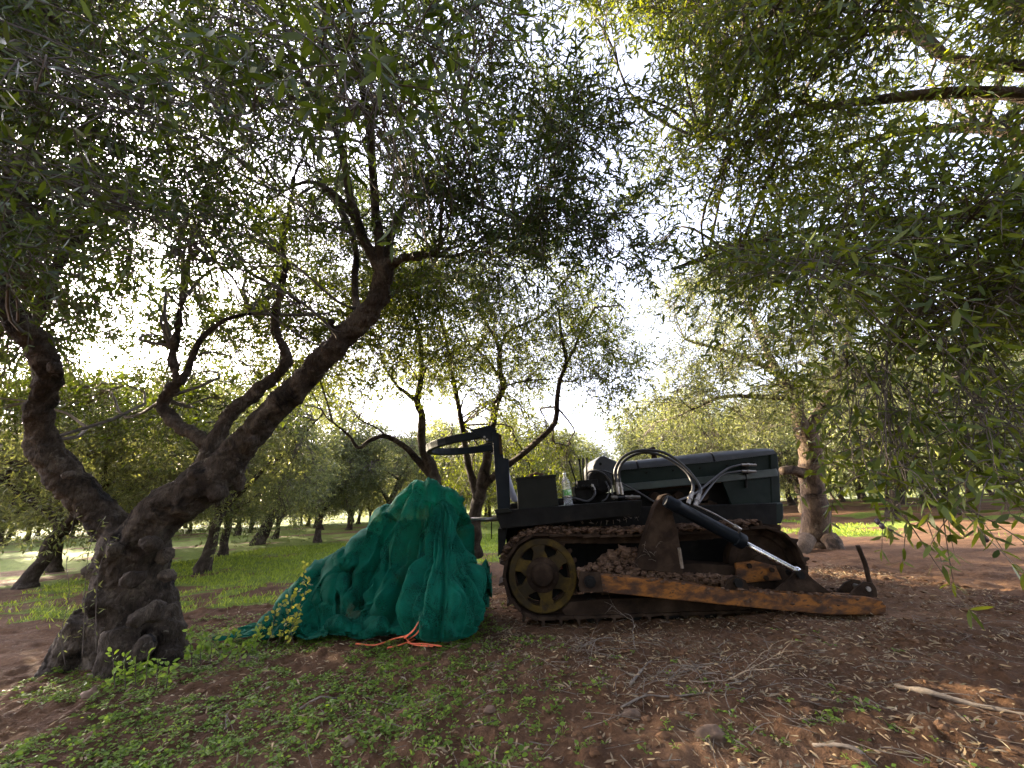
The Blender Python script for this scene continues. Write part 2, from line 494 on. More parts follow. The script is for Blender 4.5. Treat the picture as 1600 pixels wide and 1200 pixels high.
def remesh(o, vox, disp=.02, size=.12):
    m = o.modifiers.new('remesh', 'REMESH'); m.mode = 'VOXEL'; m.voxel_size = vox; m.use_smooth_shade = True
    sm = o.modifiers.new('blend', 'SMOOTH'); sm.factor = .5; sm.iterations = 7
    for k, (d, sz) in enumerate(((disp, size), (disp * .45, size * .3))):
        tx = bpy.data.textures.new('knots', 'CLOUDS'); tx.noise_scale = sz; tx.noise_depth = 3
        dm = o.modifiers.new('gnarl', 'DISPLACE'); dm.texture = tx; dm.strength = d; dm.mid_level = .5; dm.texture_coords = 'GLOBAL'

# ---------------------------------------------------------------- ground
def axis(dense_lo, dense_hi, step, lo, hi, g=1.09):
    a = list(np.arange(dense_lo, dense_hi, step)); s = step; x = a[-1]
    while x < hi: s *= g; x += s; a.append(x)
    s = step; x = dense_lo; pre = []
    while x > lo: s *= g; x -= s; pre.append(x)
    return np.array(pre[::-1] + a)
GXs = axis(-3.6, 4.6, .022, -700, 700); GYs = axis(.55, 5.2, .02, -40, 900)
gx, gy = np.meshgrid(GXs, GYs, indexing='ij')
gz = hfull(gx, gy)
nu, nv = gx.shape
gi = np.arange(nu * nv).reshape(nu, nv)
gq = np.stack([gi[:-1, :-1], gi[1:, :-1], gi[1:, 1:], gi[:-1, 1:]], -1).reshape(-1, 4)
gme = np_mesh('ground', np.stack([gx, gy, gz], -1), gq, smooth=True)
def grass_mask(x, y):
    """where green turf covers the soil (0..1)"""
    x = np.asarray(x, float); y = np.asarray(y, float)
    n = fbm(x * .55 + 4, y * .9 + 2, oct=3); n2 = fbm(x * 2.5, y * 3.5, oct=3)
    left = sstep(0, .9, (y - 4.7) - .55 * np.maximum(x + 2.6, 0) + 1.2 * (n - .5)) * (1 - sstep(-1.0, 1.0, x - .06 * y))
    left = left * sstep(.42, .54, n2 * .45 + n * .55)
    right = sstep(.55, .66, n * .7 + n2 * .3) * sstep(7.0, 8.6, y) * sstep(-1, .5, x - .06 * y)
    left = np.maximum(left, .85 * sstep(8, 10.5, y) * (1 - sstep(-1, 1, x - .06 * y)) * sstep(.3, .45, n))
    far = sstep(18, 30, y) * .7 * sstep(.4, .6, n)
    return np.clip(np.maximum(np.maximum(left, right), far), 0, 1)
ga = gme.attributes.new('turf', 'FLOAT', 'POINT')
ga.data.foreach_set('value', grass_mask(gx, gy).ravel().astype(np.float32))
def ground_mat():
    m, nt, n, l, out = nmat('tilled_soil')
    tc = n.new('ShaderNodeTexCoord'); v = tc.outputs['Object']
    f = noise(nt, 1.6, 8, .65, v, .4)
    soil = ramp(nt, f, [(.28, (.050, .026, .014)), (.5, (.095, .052, .028)), (.72, (.165, .098, .058))])
    f2 = noise(nt, 22, 8, .7, v, .5)
    soil = mixc(nt, .75, soil, ramp(nt, f2, [(.3, (.45, .42, .4)), (.68, (1.35, 1.3, 1.25))]), 'MULTIPLY')
    # chaff and broken dry leaves trodden in the soil
    vo = N(nt, 'ShaderNodeTexVoronoi', Scale=38, Randomness=1.0); vo.feature = 'F1'
    mp = N(nt, 'ShaderNodeMapping'); mp.inputs['Scale'].default_value = (1, .55, 1); mp.inputs['Rotation'].default_value = (0, 0, .6)
    l.new(v, mp.inputs[0]); l.new(mp.outputs[0], vo.inputs['Vector'])
    fl = ramp(nt, vo.outputs['Distance'], [(.18, (1, 1, 1)), (.26, (0, 0, 0))])
    sp = mixc(nt, 1.0, fl, ramp(nt, noise(nt, 9, 3, .6, v), [(.50, (0, 0, 0)), (.62, (.8, .8, .8))]), 'MULTIPLY')
    soil = mixc(nt, sp, soil, (.19, .14, .095))
    at = N(nt, 'ShaderNodeAttribute', attribute_name='turf')
    gf = noise(nt, 7, 6, .7, v, .3)
    green = ramp(nt, gf, [(.3, (.055, .065, .014)), (.5, (.10, .14, .020)), (.7, (.15, .19, .035))])
    th = N(nt, 'ShaderNodeMath', operation='ADD'); l.new(at.outputs['Fac'], th.inputs[0])
    sub = N(nt, 'ShaderNodeMath', operation='MULTIPLY_ADD'); l.new(noise(nt, 5, 6, .7, v), sub.inputs[0]); sub.inputs[1].default_value = .9; sub.inputs[2].default_value = -.45
    l.new(sub.outputs[0], th.inputs[1])
    gmk = ramp(nt, th.outputs[0], [(.42, (0, 0, 0)), (.6, (1, 1, 1))])
    col = mixc(nt, gmk, soil, green)
    p = N(nt, 'ShaderNodeBsdfPrincipled', Roughness=.95)
    p.inputs['Specular IOR Level'].default_value = .15
    l.new(col, p.inputs['Base Color'])
    b1 = N(nt, 'ShaderNodeBump', Strength=.9, Distance=.03); l.new(f2, b1.inputs['Height'])
    b2 = N(nt, 'ShaderNodeBump', Strength=.7, Distance=.006); l.new(noise(nt, 110, 5, .7, v), b2.inputs['Height']); l.new(b1.outputs[0], b2.inputs['Normal'])
    l.new(b2.outputs[0], p.inputs['Normal']); l.new(p.outputs[0], out.inputs[0])
    return m
tag(link('ground', gme, ground_mat()), 'brown tilled soil of the olive grove strewn with dry leaves', kind='structure')

# low hills closing the alley
hx = np.linspace(-700, 700, 90); hy = np.array([330, 380, 430, 520, 640])
HX, HY = np.meshgrid(hx, hy, indexing='ij')
prof = np.array([0, .7, 1.0, .8, .0])
HZ = -6 + hplane(HX) + prof[None] * (14 + 22 * fbm(HX * .006, HY * .004, oct=3))
i = np.arange(90 * 5).reshape(90, 5)
hme = np_mesh('hills', np.stack([HX, HY, HZ], -1), np.stack([i[:-1, :-1], i[1:, :-1], i[1:, 1:], i[:-1, 1:]], -1).reshape(-1, 4), smooth=True)
tag(link('hills', hme, surf_mat('scrub_hill', [(.3, (.07, .09, .045)), (.6, (.14, .15, .08))], .05, .9, bumps=())), 'low wooded hills behind the grove', kind='structure')
# ================================================================ TREES
def tree_root(base, label, name='olive_tree', group=None):
    r = empty(name, base)
    return tag(r, label, 'tree', group)
def attach(o, root):
    o.parent = root
    o.matrix_parent_inverse = Matrix.Translation(-Vector(root.location))
    return o
def skel_pts(limbs): return np.concatenate([l[:, :3] for l in limbs])

# ---- the gnarled old olive in front of the net
base = gnd(205, 1035)
T0 = 3.12
rootA = tree_root(base, 'gnarled old olive with burled trunk splitting into two heavy limbs beside the green net')
trunk_rows = [(206, 1110, T0 + .02, 210), (206, 1040, T0, 178), (207, 985, T0, 150), (208, 945, T0, 140), (207, 915, T0, 128), (205, 880, T0, 126), (208, 845, T0, 118), (212, 815, T0, 92)]
limbA = [(200, 850, T0, 80), (168, 818, T0 - .02, 78), (140, 787, T0 - .05, 80), (112, 757, T0 - .1, 82), (86, 727, T0 - .13, 80), (67, 690, T0 - .15, 72), (62, 650, T0 - .18, 62), (68, 612, T0 - .2, 58), (76, 578, T0 - .22, 62), (62, 545, T0 - .25, 60), (38, 515, T0 - .28, 56), (10, 484, T0 - .3, 50), (-25, 440, T0 - .3, 44), (-50, 380, T0 - .3, 38), (-60, 300, T0 - .4, 30), (-45, 200, T0 - .5, 22)]
limbA2 = [(48, 520, T0 - .25, 34), (66, 470, T0 - .2, 30), (84, 425, T0 - .15, 28), (108, 385, T0 - .1, 26), (142, 340, T0, 22), (190, 290, T0 + .1, 18), (240, 240, T0 + .2, 12)]
limbA3 = [(0, 470, T0 - .3, 34), (6, 410, T0 - .2, 34), (18, 340, T0 - .15, 32), (30, 280, T0 - .1, 28), (45, 220, T0 - .1, 24), (62, 150, T0 - .1, 16), (80, 80, T0 - .1, 10)]
limbB = [(215, 850, T0, 92), (248, 808, T0, 90), (288, 776, T0 + .02, 86), (330, 752, T0 + .05, 82), (362, 716, T0 + .08, 66), (396, 676, T0 + .1, 58), (430, 638, T0 + .1, 52), (468, 600, T0 + .1, 48), (504, 562, T0 + .1, 46), (540, 525, T0 + .1, 46), (572, 494, T0 + .1, 46), (592, 460, T0 + .1, 42), (600, 430, T0 + .1, 38), (602, 405, T0 + .1, 34)]
limbB1 = [(600, 420, T0 + .1, 24), (592, 370, T0 + .05, 20), (586, 320, T0, 18), (582, 265, T0 - .1, 17), (578, 200, T0 - .2, 16), (562, 120, T0 - .35, 13), (548, 40, T0 - .5, 10), (540, -60, T0 - .6, 8)]
limbB2 = [(596, 425, T0 + .1, 24), (574, 384, T0 + .05, 20), (556, 340, T0, 18), (545, 295, T0 - .05, 16), (533, 230, T0 - .15, 14), (512, 175, T0 - .25, 13), (470, 120, T0 - .35, 12), (446, 60, T0 - .4, 10), (440, -20, T0 - .5, 8)]
limbB2b = [(556, 345, T0, 14), (532, 312, T0 + .05, 13), (505, 292, T0 + .1, 12), (478, 284, T0 + .15, 8), (440, 300, T0 + .2, 6)]
limbB3 = [(604, 412, T0 + .1, 20), (612, 365, T0 + .15, 16), (628, 328, T0 + .2, 15), (655, 306, T0 + .25, 13), (692, 300, T0 + .3, 12), (730, 312, T0 + .3, 10), (790, 335, T0 + .3, 7), (850, 350, T0 + .3, 5)]
limbB4 = [(602, 418, T0 + .1, 24), (628, 404, T0 + .05, 18), (656, 400, T0, 16), (684, 397, T0 - .05, 15)]
limbB5 = [(562, 500, T0 + .1, 16), (556, 470, T0 + .15, 15), (554, 430, T0 + .2, 14), (557, 395, T0 + .25, 12), (540, 340, T0 + .4, 9), (500, 280, T0 + .5, 7)]
limbB6 = [(535, 530, T0 + .1, 18), (520, 514, T0 + .05, 13), (516, 500, T0, 10)]
knob = [(362, 735, T0 + .08, 34), (372, 752, T0 + .1, 30), (374, 766, T0 + .1, 22)]
limbC = [(300, 775, T0 + .05, 66), (316, 745, T0 + .12, 58), (328, 712, T0 + .18, 48), (336, 690, T0 + .22, 40)]
limbC1 = [(334, 702, T0 + .2, 36), (312, 684, T0 + .26, 30), (284, 668, T0 + .32, 28), (264, 652, T0 + .36, 28), (254, 630, T0 + .38, 28), (266, 610, T0 + .38, 27), (276, 594, T0 + .38, 22), (270, 560, T0 + .4, 17), (278, 510, T0 + .42, 16), (286, 460, T0 + .45, 15), (294, 410, T0 + .45, 13), (303, 350, T0 + .45, 11), (330, 270, T0 + .45, 8), (370, 190, T0 + .4, 6)]
limbC1b = [(280, 600, T0 + .38, 18), (294, 578, T0 + .42, 15), (304, 548, T0 + .45, 14), (318, 526, T0 + .5, 12), (352, 500, T0 + .55, 9), (392, 490, T0 + .6, 6)]
limbC2 = [(334, 700, T0 + .2, 36), (352, 656, T0 + .28, 30), (376, 632, T0 + .34, 28), (408, 606, T0 + .4, 26), (438, 582, T0 + .45, 24), (449, 556, T0 + .45, 22), (434, 526, T0 + .45, 19), (429, 496, T0 + .45, 17), (437, 462, T0 + .45, 16), (445, 420, T0 + .45, 14), (441, 380, T0 + .45, 12), (452, 330, T0 + .45, 11), (462, 270, T0 + .5, 8), (500, 200, T0 + .5, 6)]
rt1 = [(150, 960, T0 - .1, 90), (110, 1030, T0 - .18, 80), (70, 1085, T0 - .25, 60), (35, 1130, T0 - .35, 44)]
rt2 = [(255, 950, T0 - .05, 70), (268, 1010, T0 - .1, 66), (272, 1060, T0 - .1, 50)]
rt3 = [(190, 980, T0 - .3, 80), (180, 1050, T0 - .4, 80), (170, 1110, T0 - .5, 60)]
thick = [trunk_rows, limbA, limbB, limbC, rt1, rt2, rt3, knob, limbB6, limbB4, limbC1, limbC2, limbA2, limbA3]
thin = [limbB1, limbB2, limbB2b, limbB3, limbB5, limbC1b]
NARROW = lambda r: [(x, y, t, w * .80) for x, y, t, w in r]
LA = [wob(limb_px(NARROW(r) if i else r, 5), .11 if i else .05, i) for i, r in enumerate(thick)]
LT = [wob(limb_px(NARROW(r), 5), .16, i + 20) for i, r in enumerate(thin)]
mb = MB()
for k, C in enumerate(LA): limb_mesh(mb, C, 16, .12, k)
for k, (a, b_, t, w) in enumerate([(258, 868, T0 - .05, 34), (262, 898, T0 - .1, 30), (150, 890, T0 - .1, 44), (206, 905, T0 - .32, 40), (258, 985, T0 - .12, 56), (240, 955, T0 - .28, 44), (160, 940, T0 - .2, 60), (140, 985, T0 - .15, 56), (225, 1010, T0 - .35, 46), (180, 860, T0 - .25, 36), (235, 850, T0 - .25, 38), (110, 742, T0 - .3, 22), (340, 770, T0 - .05, 40), (262, 1030, T0 - .2, 60), (215, 965, T0 - .36, 34), (85, 575, T0 - .3, 30), (395, 690, T0 - .02, 22), (300, 742, T0 - .1, 26)]):
    blob(mb, pt(a, b_, t), w * .36 * t / FPX, (1, 1, 1), 14, 10, .4, k * 1.7)
trunkA = mb.build('trunk', M['bark'], None, smooth=True)
remesh(trunkA, .013, .055, .10)
attach(trunkA, rootA)
for k, C in enumerate(LT):
    mb = MB(); limb_mesh(mb, C, 8, .1, k); attach(mb.build('limb', M['bark'], None, smooth=True), rootA)
skA = skel_pts([l[len(l) // 3:] for l in LA[1:3] + LA[9:]] + LT)
crA = Crown()
def in_poly(x, y, poly):
    c = False; j = len(poly) - 1
    for i in range(len(poly)):
        xi, yi = poly[i]; xj, yj = poly[j]
        if (yi > y) != (yj > y) and x < (xj - xi) * (y - yi) / (yj - yi) + xi: c = not c
        j = i
    return c
def gap(x, y, gaps):
    return any(((x - a) / rx) ** 2 + ((y - b) / ry) ** 2 < 1 for a, b, rx, ry in gaps)
def pads_in(poly, gaps, layers, rr):
    out = []
    xs = [p[0] for p in poly]; ys = [p[1] for p in poly]
    for t0, t1, step in layers:
        for gx_ in np.arange(min(xs), max(xs), step):
            for gy_ in np.arange(min(ys), max(ys), step):
                x, y = gx_ + RNG.uniform(-.5, .5) * step, gy_ + RNG.uniform(-.5, .5) * step
                if in_poly(x, y, poly) and not gap(x, y, gaps):
                    out.append((pt(x, y, RNG.uniform(t0, t1)), RNG.uniform(*rr)))
    return out
polyA = [(-420, -420), (820, -420), (850, 40), (900, 180), (950, 330), (880, 400), (760, 420), (700, 350), (560, 420), (430, 430), (340, 540), (250, 560), (120, 560), (-420, 640)]
gapsA = [(300, 470, 95, 55), (440, 460, 60, 60), (120, 470, 70, 30), (215, 90, 60, 40), (500, 480, 50, 40), (840, 60, 40, 60), (350, 340, 30, 40)]
cA, rA, nA = [], [], []
for t0, t1, step in ((1.9, 2.6, 128), (2.6, 3.5, 108), (3.5, 4.8, 98)):
    for gx_ in np.arange(-420, 960, step):
        for gy_ in np.arange(-420, 640, step):
            x, y = gx_ + RNG.uniform(-.5, .5) * step, gy_ + RNG.uniform(-.5, .5) * step
            if not in_poly(x, y, polyA) or gap(x, y, gapsA): continue
            t = RNG.uniform(t0, t1)
            if y > 430 and t < 3: continue
            if t < 2.75 and gap(x, y, [(560, 300, 110, 150), (480, 90, 60, 80)]): continue
            cA.append(pt(x, y, t)); rA.append(RNG.uniform(.20, .33))
crA.pads(cA, np.array(rA) * .82, 58, skA, K=7, ll=(.045, .072), lw=.19, tl=(.2, .4), droop=.3)
polyA2 = [(-350, 260), (600, 260), (580, 500), (470, 600), (360, 660), (200, 660), (-350, 700)]
gapsA2 = [(330, 445, 36, 26), (120, 480, 30, 20), (500, 470, 24, 28)]
crA.pads([p[0] for p in pads_in(polyA2, gapsA2, ((4.4, 5.2, 84), (5.2, 6.2, 84)), (.25, .4))], [.33] * 400, 62, skA, K=7, ll=(.055, .08), tl=(.22, .42), droop=.4)
# sprays hanging close to the lens
cN = [pt(x, y, t) for x, y, t in ((560, 120, 1.05), (640, 60, 1.2), (470, 60, 1.2), (610, 190, 1.15), (700, 130, 1.35), (540, 30, 1.1), (430, 160, 1.35), (380, 30, 1.3), (760, 60, 1.45), (100, 150, 1.3), (30, 60, 1.25), (190, 60, 1.35), (-30, 220, 1.3), (60, 250, 1.5), (300, 110, 1.5))]
crA.pads(cN, [.13] * len(cN), 9, skA, K=6, ll=(.05, .075), tl=(.14, .24), droop=.3, link_r=.005)
# drooping end of the crown towards the gap
cD = [pt(x, y, t) for x, y, t in ((860, 330, 2.6), (900, 260, 2.7), (930, 350, 2.5), (960, 400, 2.5), (880, 200, 2.6), (820, 370, 2.9), (850, 120, 2.5), (740, 360, 2.9), (780, 250, 2.8), (690, 250, 2.9), (650, 330, 3.2), (980, 330, 2.6), (780, 400, 3.0), (700, 420, 3.2))]
crA.pads(cD, [.2] * len(cD), 28, skA, K=7, ll=(.045, .07), tl=(.18, .34), droop=.45, link_r=.008)
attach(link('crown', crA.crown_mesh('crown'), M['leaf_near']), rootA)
attach(link('twigs', crA.twig_mesh('twigs'), M['twig']), rootA)

# ---- the olive whose branches reach in over the tractor, trunk beyond the right edge
rb = np.array([4.9, 2.7]); rootR = tree_root((*rb, float(hgt(*rb))), 'overhanging olive tree reaching over the tractor with long level branches and drooping sprays')
def at3(*rows): return catmull(np.array(rows, float), 6)
bz = float(hgt(*rb))
tr = at3((4.9, 2.7, bz - .2, .42), (4.9, 2.7, bz + .2, .32), (4.85, 2.68, bz + .7, .27), (4.8, 2.7, bz + 1.2, .26), (4.7, 2.7, bz + 1.6, .24))
R1 = limb_px([(1960, 420, 2.4, 70), (1800, 260, 2.5, 46), (1700, 185, 2.6, 36), (1600, 150, 2.7, 27), (1500, 146, 2.8, 22), (1400, 152, 2.9, 18), (1300, 165, 3.0, 12), (1200, 190, 3.1, 8), (1100, 220, 3.1, 6)], 5)
R2 = limb_px([(1800, 255, 2.5, 40), (1680, 130, 2.6, 30), (1600, 104, 2.7, 24), (1530, 100, 2.7, 21), (1470, 84, 2.8, 18), (1410, 48, 2.9, 15), (1340, 48, 3.0, 10), (1260, 60, 3.1, 7), (1180, 90, 3.2, 5)], 5)
R2b = limb_px([(1480, 90, 2.8, 20), (1440, 50, 2.9, 20), (1405, 5, 3.0, 18), (1370, -60, 3.1, 15), (1330, -160, 3.2, 10)], 5)
R3 = limb_px([(1900, 430, 2.4, 50), (1720, 350, 2.5, 30), (1600, 338, 2.6, 20), (1510, 334, 2.7, 16), (1430, 342, 2.8, 12), (1330, 350, 2.9, 9), (1220, 370, 3.0, 7), (1120, 400, 3.0, 5), (1050, 420, 2.9, 4)], 5)
R4 = limb_px([(1900, 450, 2.4, 40), (1700, 440, 2.4, 26), (1600, 465, 2.4, 20), (1535, 485, 2.4, 15), (1470, 505, 2.4, 9), (1400, 540, 2.3, 6)], 5)
R5 = limb_px([(1800, 270, 2.5, 40), (1680, 80, 2.4, 36), (1610, 30, 2.4, 34), (1570, -10, 2.4, 30), (1500, -120, 2.4, 24), (1420, -240, 2.5, 16)], 5)
R6 = limb_px([(1850, 350, 2.5, 40), (1680, 240, 2.9, 26), (1600, 214, 3.1, 20), (1520, 200, 3.3, 16), (1420, 205, 3.5, 12), (1320, 230, 3.6, 8)], 5)
mb = MB()
LR = [wob(C, .15, i + 40) for i, C in enumerate((tr, R1, R2, R2b, R3, R4, R5, R6))]
join = at3((*tr[-1, :3], .22), (4.5, 2.55, bz + 2.0, .2), (*R1[0, :3], .15))
for k, C in enumerate(LR + [join, at3((*tr[-1, :3], .2), (4.6, 2.5, bz + 1.9, .15), (*R3[0, :3], .1)), at3((*tr[-1, :3], .2), (4.6, 2.5, bz + 1.9, .14), (*R4[0, :3], .09))]): limb_mesh(mb, C, 12, .1, k)
attach(mb.build('trunk', M['bark_warm'], None, smooth=True), rootR)
skR = skel_pts([l[4:] for l in LR[1:]])
polyR = [(880, -420), (2100, -420), (2100, 560), (1600, 540), (1500, 520), (1330, 490), (1240, 470), (1180, 430), (1060, 450), (1010, 400), (1090, 330), (930, 235), (905, 100)]
gapsR = [(1265, 600, 75, 80), (1510, 30, 70, 45), (1560, 205, 60, 22), (960, 255, 50, 50), (1010, 330, 60, 40), (1450, 250, 40, 20), (1040, 140, 40, 40), (930, 60, 40, 60)]
crR = Crown(); c, r = [], []
for t0, t1, step in ((1.6, 2.1, 136), (2.1, 2.8, 114), (2.8, 3.9, 104)):
    for gx_ in np.arange(900, 2050, step):
        for gy_ in np.arange(-420, 720, step):
            x, y = gx_ + RNG.uniform(-.5, .5) * step, gy_ + RNG.uniform(-.5, .5) * step
            if not in_poly(x, y, polyR) or gap(x, y, gapsR): continue
            if t1 < 3 and gap(x, y, [(1500, 100, 230, 110), (1540, 170, 220, 95)]): continue
            t = RNG.uniform(t0, t1) + (.5 if x < 1150 else 0)
            c.append(pt(x, y, t)); r.append(RNG.uniform(.2, .32))
crR.pads(c, np.array(r) * .82, 56, skR, K=7, ll=(.045, .07), lw=.22, tl=(.2, .38), droop=.4)
# low sprays in front, with olives
low = [(1260, 520, 2.2), (1310, 590, 2.0), (1250, 610, 2.3), (1380, 620, 1.8), (1340, 660, 1.75), (1450, 640, 1.6), (1410, 700, 1.6), (1530, 650, 1.5), (1500, 720, 1.45), (1590, 680, 1.4), (1570, 760, 1.35), (1650, 740, 1.4), (1380, 745, 1.5), (1440, 780, 1.45), (1640, 640, 1.7), (1700, 700, 1.6), (1480, 560, 1.9), (1560, 580, 1.8)]
crR.pads([pt(*q) for q in low], [.12] * len(low), 10, skR, K=6, ll=(.05, .072), tl=(.16, .28), droop=.75, link_r=.005)
attach(link('crown', crR.crown_mesh('crown'), M['leaf']), rootR)
attach(link('twigs', crR.twig_mesh('twigs'), M['twig']), rootR)
M['olive'] = surf_mat('ripe_olive', [(.3, (.02, .012, .022)), (.7, (.05, .03, .045))], 30, .3, bumps=())
ol = None
for (x, y, t) in ((1378, 822, 1.45), (1392, 826, 1.45), (1371, 815, 1.47), (1498, 800, 1.4), (1540, 842, 1.35), (1290, 560, 1.9), (1424, 752, 1.5), (1462, 612, 1.6), (1210, 440, 2.4), (1075, 395, 2.8)):
    if ol is None:
        mb = MB(); blob(mb, (0, 0, 0), .009, (1, 1, 1.35), 10, 8, .05); ol = mb.build('olive', M['olive'], rootR, smooth=True); o = ol
    else:
        o = ol.copy(); COL.objects.link(o)
    o.parent = rootR; o.location = pt(x, y, t) - np.array(rootR.location)

# ---- slender olives behind the tractor
def make_tree(base, label, limbs, pads, bark, leaf, ntw, ll=(.055, .085), tl=(.25, .5), K=6, nside=9, group=None, six=False, lw=.24, link_r=.012):
    root = tree_root(base, label, group=group)
    mb = MB()
    for k, C in enumerate(limbs): limb_mesh(mb, C, nside if C[0, 3] > .05 else 6, .14, k + base[0])
    attach(mb.build('trunk', bark, None, smooth=True), root)
    sk = skel_pts([l[len(l) // 2:] for l in limbs])
    cr = Crown(); cr.pads([p[0] for p in pads], [p[1] for p in pads], ntw, sk, K=K, ll=ll, six=six, tl=tl, droop=.3, lw=lw, link_r=link_r)
    attach(link('crown', cr.crown_mesh('crown'), leaf), root)
    attach(link('twigs', cr.twig_mesh('twigs'), M['twig']), root)
    return root
tM = 6.2
bM = gnd(742, 868)
rowsM = [[(738, 870, tM, 44), (740, 830, tM, 32), (742, 800, tM, 28), (748, 776, tM, 26), (757, 740, tM, 24), (764, 695, tM, 19), (770, 660, tM, 17), (775, 632, tM, 16), (785, 605, tM, 14), (781, 576, tM, 12), (780, 545, tM, 11), (772, 525, tM, 8), (757, 500, tM + .1, 6), (750, 450, tM + .2, 5)],
         [(746, 780, tM, 22), (736, 745, tM + .1, 17), (728, 710, tM + .2, 15), (722, 665, tM + .3, 12), (712, 610, tM + .4, 10), (703, 560, tM + .4, 8), (690, 500, tM + .4, 6)],
         [(752, 765, tM, 16), (778, 738, tM - .1, 15), (809, 716, tM - .2, 14), (840, 689, tM - .3, 13), (867, 660, tM - .3, 12), (871, 620, tM - .3, 11), (876, 590, tM - .3, 10), (885, 565, tM - .3, 9), (878, 530, tM - .3, 7), (872, 480, tM - .3, 5)],
         [(880, 575, tM - .3, 7), (895, 550, tM - .3, 6), (905, 525, tM - .3, 5), (930, 480, tM - .3, 4)],
         [(781, 545, tM, 8), (795, 518, tM, 7), (822, 505, tM, 6), (848, 492, tM, 5), (880, 460, tM, 3)],
         [(780, 590, tM, 7), (760, 560, tM, 6), (735, 540, tM, 4)], [(787, 604, tM, 5), (820, 595, tM, 4), (865, 592, tM - .2, 3)]]
polyM = [(560, 560), (600, 420), (700, 380), (800, 360), (900, 400), (985, 470), (1000, 560), (960, 640), (900, 640), (850, 560), (800, 620), (700, 620), (640, 600)]
make_tree(bM, 'slender olive tree forking just behind the folded roll bar of the tractor', [wob(limb_px([(x_, y_, t_, w_ * .72) for x_, y_, t_, w_ in r_], 5), .2, i + 60) for i, r_ in enumerate(rowsM)],
          pads_in(polyM, [(835, 535, 25, 18), (730, 600, 40, 25)], ((5.2, 6.0, 60), (6.0, 6.8, 55), (6.8, 7.6, 60)), (.26, .42)) + pads_in([(640, 600), (720, 560), (900, 560), (930, 640), (915, 720), (860, 790), (700, 800), (640, 720)], [(700, 640, 40, 25), (905, 640, 14, 30)], ((7.0, 8.0, 58), (8.0, 9.0, 58)), (.3, .45)), M['bark'], M['leaf'], 58)
tL = 5.6
bL = gnd(690, 888)
rowsL = [[(690, 890, tL, 46), (688, 840, tL, 36), (682, 780, tL, 30), (675, 735, tL, 25), (660, 700, tL, 20), (660, 655, tL, 17), (653, 627, tL, 15), (659, 580, tL, 12), (656, 530, tL, 10), (640, 470, tL, 7)],
         [(678, 745, tL, 20), (655, 722, tL, 16), (635, 700, tL - .1, 13), (604, 682, tL - .2, 11), (578, 688, tL - .3, 9), (560, 700, tL - .4, 8), (545, 680, tL - .4, 6), (520, 660, tL - .4, 4)],
         [(653, 628, tL, 11), (632, 612, tL, 9), (618, 600, tL, 7), (600, 570, tL, 5), (590, 530, tL, 4)],
         [(604, 683, tL - .2, 6), (590, 670, tL - .2, 4), (560, 655, tL - .1, 3)]]
polyL = [(380, 470), (500, 420), (560, 440), (620, 400), (700, 410), (720, 560), (660, 600), (600, 600), (520, 640), (420, 640), (380, 560)]
make_tree(bL, 'slim olive tree rising behind the green net top with one low sideways branch', [wob(limb_px([(x_, y_, t_, w_ * .72) for x_, y_, t_, w_ in r_], 5), .2, i + 80) for i, r_ in enumerate(rowsL)],
          pads_in(polyL, [(560, 640, 60, 26), (440, 520, 20, 30)], ((4.6, 5.4, 62), (5.4, 6.4, 62)), (.22, .36)), M['bark'], M['leaf'], 58)

# ---- stout tree in the light, beyond the front of the tractor
b2 = gnd(1277, 858); t2 = 6.9
rows2 = [[(1278, 885, t2, 84), (1277, 858, t2, 66), (1277, 835, t2, 52), (1275, 800, t2, 46), (1271, 765, t2, 42), (1268, 730, t2, 40), (1263, 695, t2, 38), (1258, 668, t2, 38)],
         [(1260, 685, t2, 30), (1248, 655, t2 + .1, 24), (1240, 620, t2 + .2, 20), (1215, 580, t2 + .3, 15), (1190, 530, t2 + .4, 11), (1170, 480, t2 + .5, 8)],
         [(1261, 685, t2, 28), (1278, 650, t2 + .1, 22), (1300, 610, t2 + .2, 17), (1320, 560, t2 + .2, 12), (1330, 500, t2 + .2, 8)],
         [(1268, 742, t2, 22), (1250, 738, t2 - .05, 16), (1236, 734, t2 - .1, 14), (1222, 736, t2 - .12, 13)],
         [(1215, 585, t2 + .3, 10), (1170, 560, t2 + .2, 8), (1120, 545, t2 + .2, 6), (1070, 530, t2 + .2, 4)],
         [(1240, 622, t2 + .2, 11), (1190, 620, t2, 8), (1130, 620, t2 - .2, 6), (1080, 640, t2 - .4, 4)],
         [(1262, 842, t2 - .2, 30), (1252, 862, t2 - .4, 26), (1248, 880, t2 - .5, 18)], [(1296, 842, t2 - .2, 30), (1308, 858, t2 - .4, 26), (1316, 880, t2 - .5, 16)]]
poly2 = [(985, 640), (1030, 540), (1050, 450), (1130, 400), (1250, 380), (1400, 420), (1440, 560), (1400, 640), (1250, 650), (1240, 690), (1150, 700), (1060, 700), (990, 690)]
make_tree(b2, 'stout olive tree with a pale straight trunk in the light beyond the tractor bonnet', [wob(limb_px(r_, 5), .1, i + 90) for i, r_ in enumerate(rows2)],
          pads_in(poly2, [(1270, 670, 30, 30)], ((6.0, 6.8, 60), (6.8, 7.8, 56), (7.8, 9.0, 60)), (.3, .46)), M['bark_warm'], M['leaf_far'], 60)
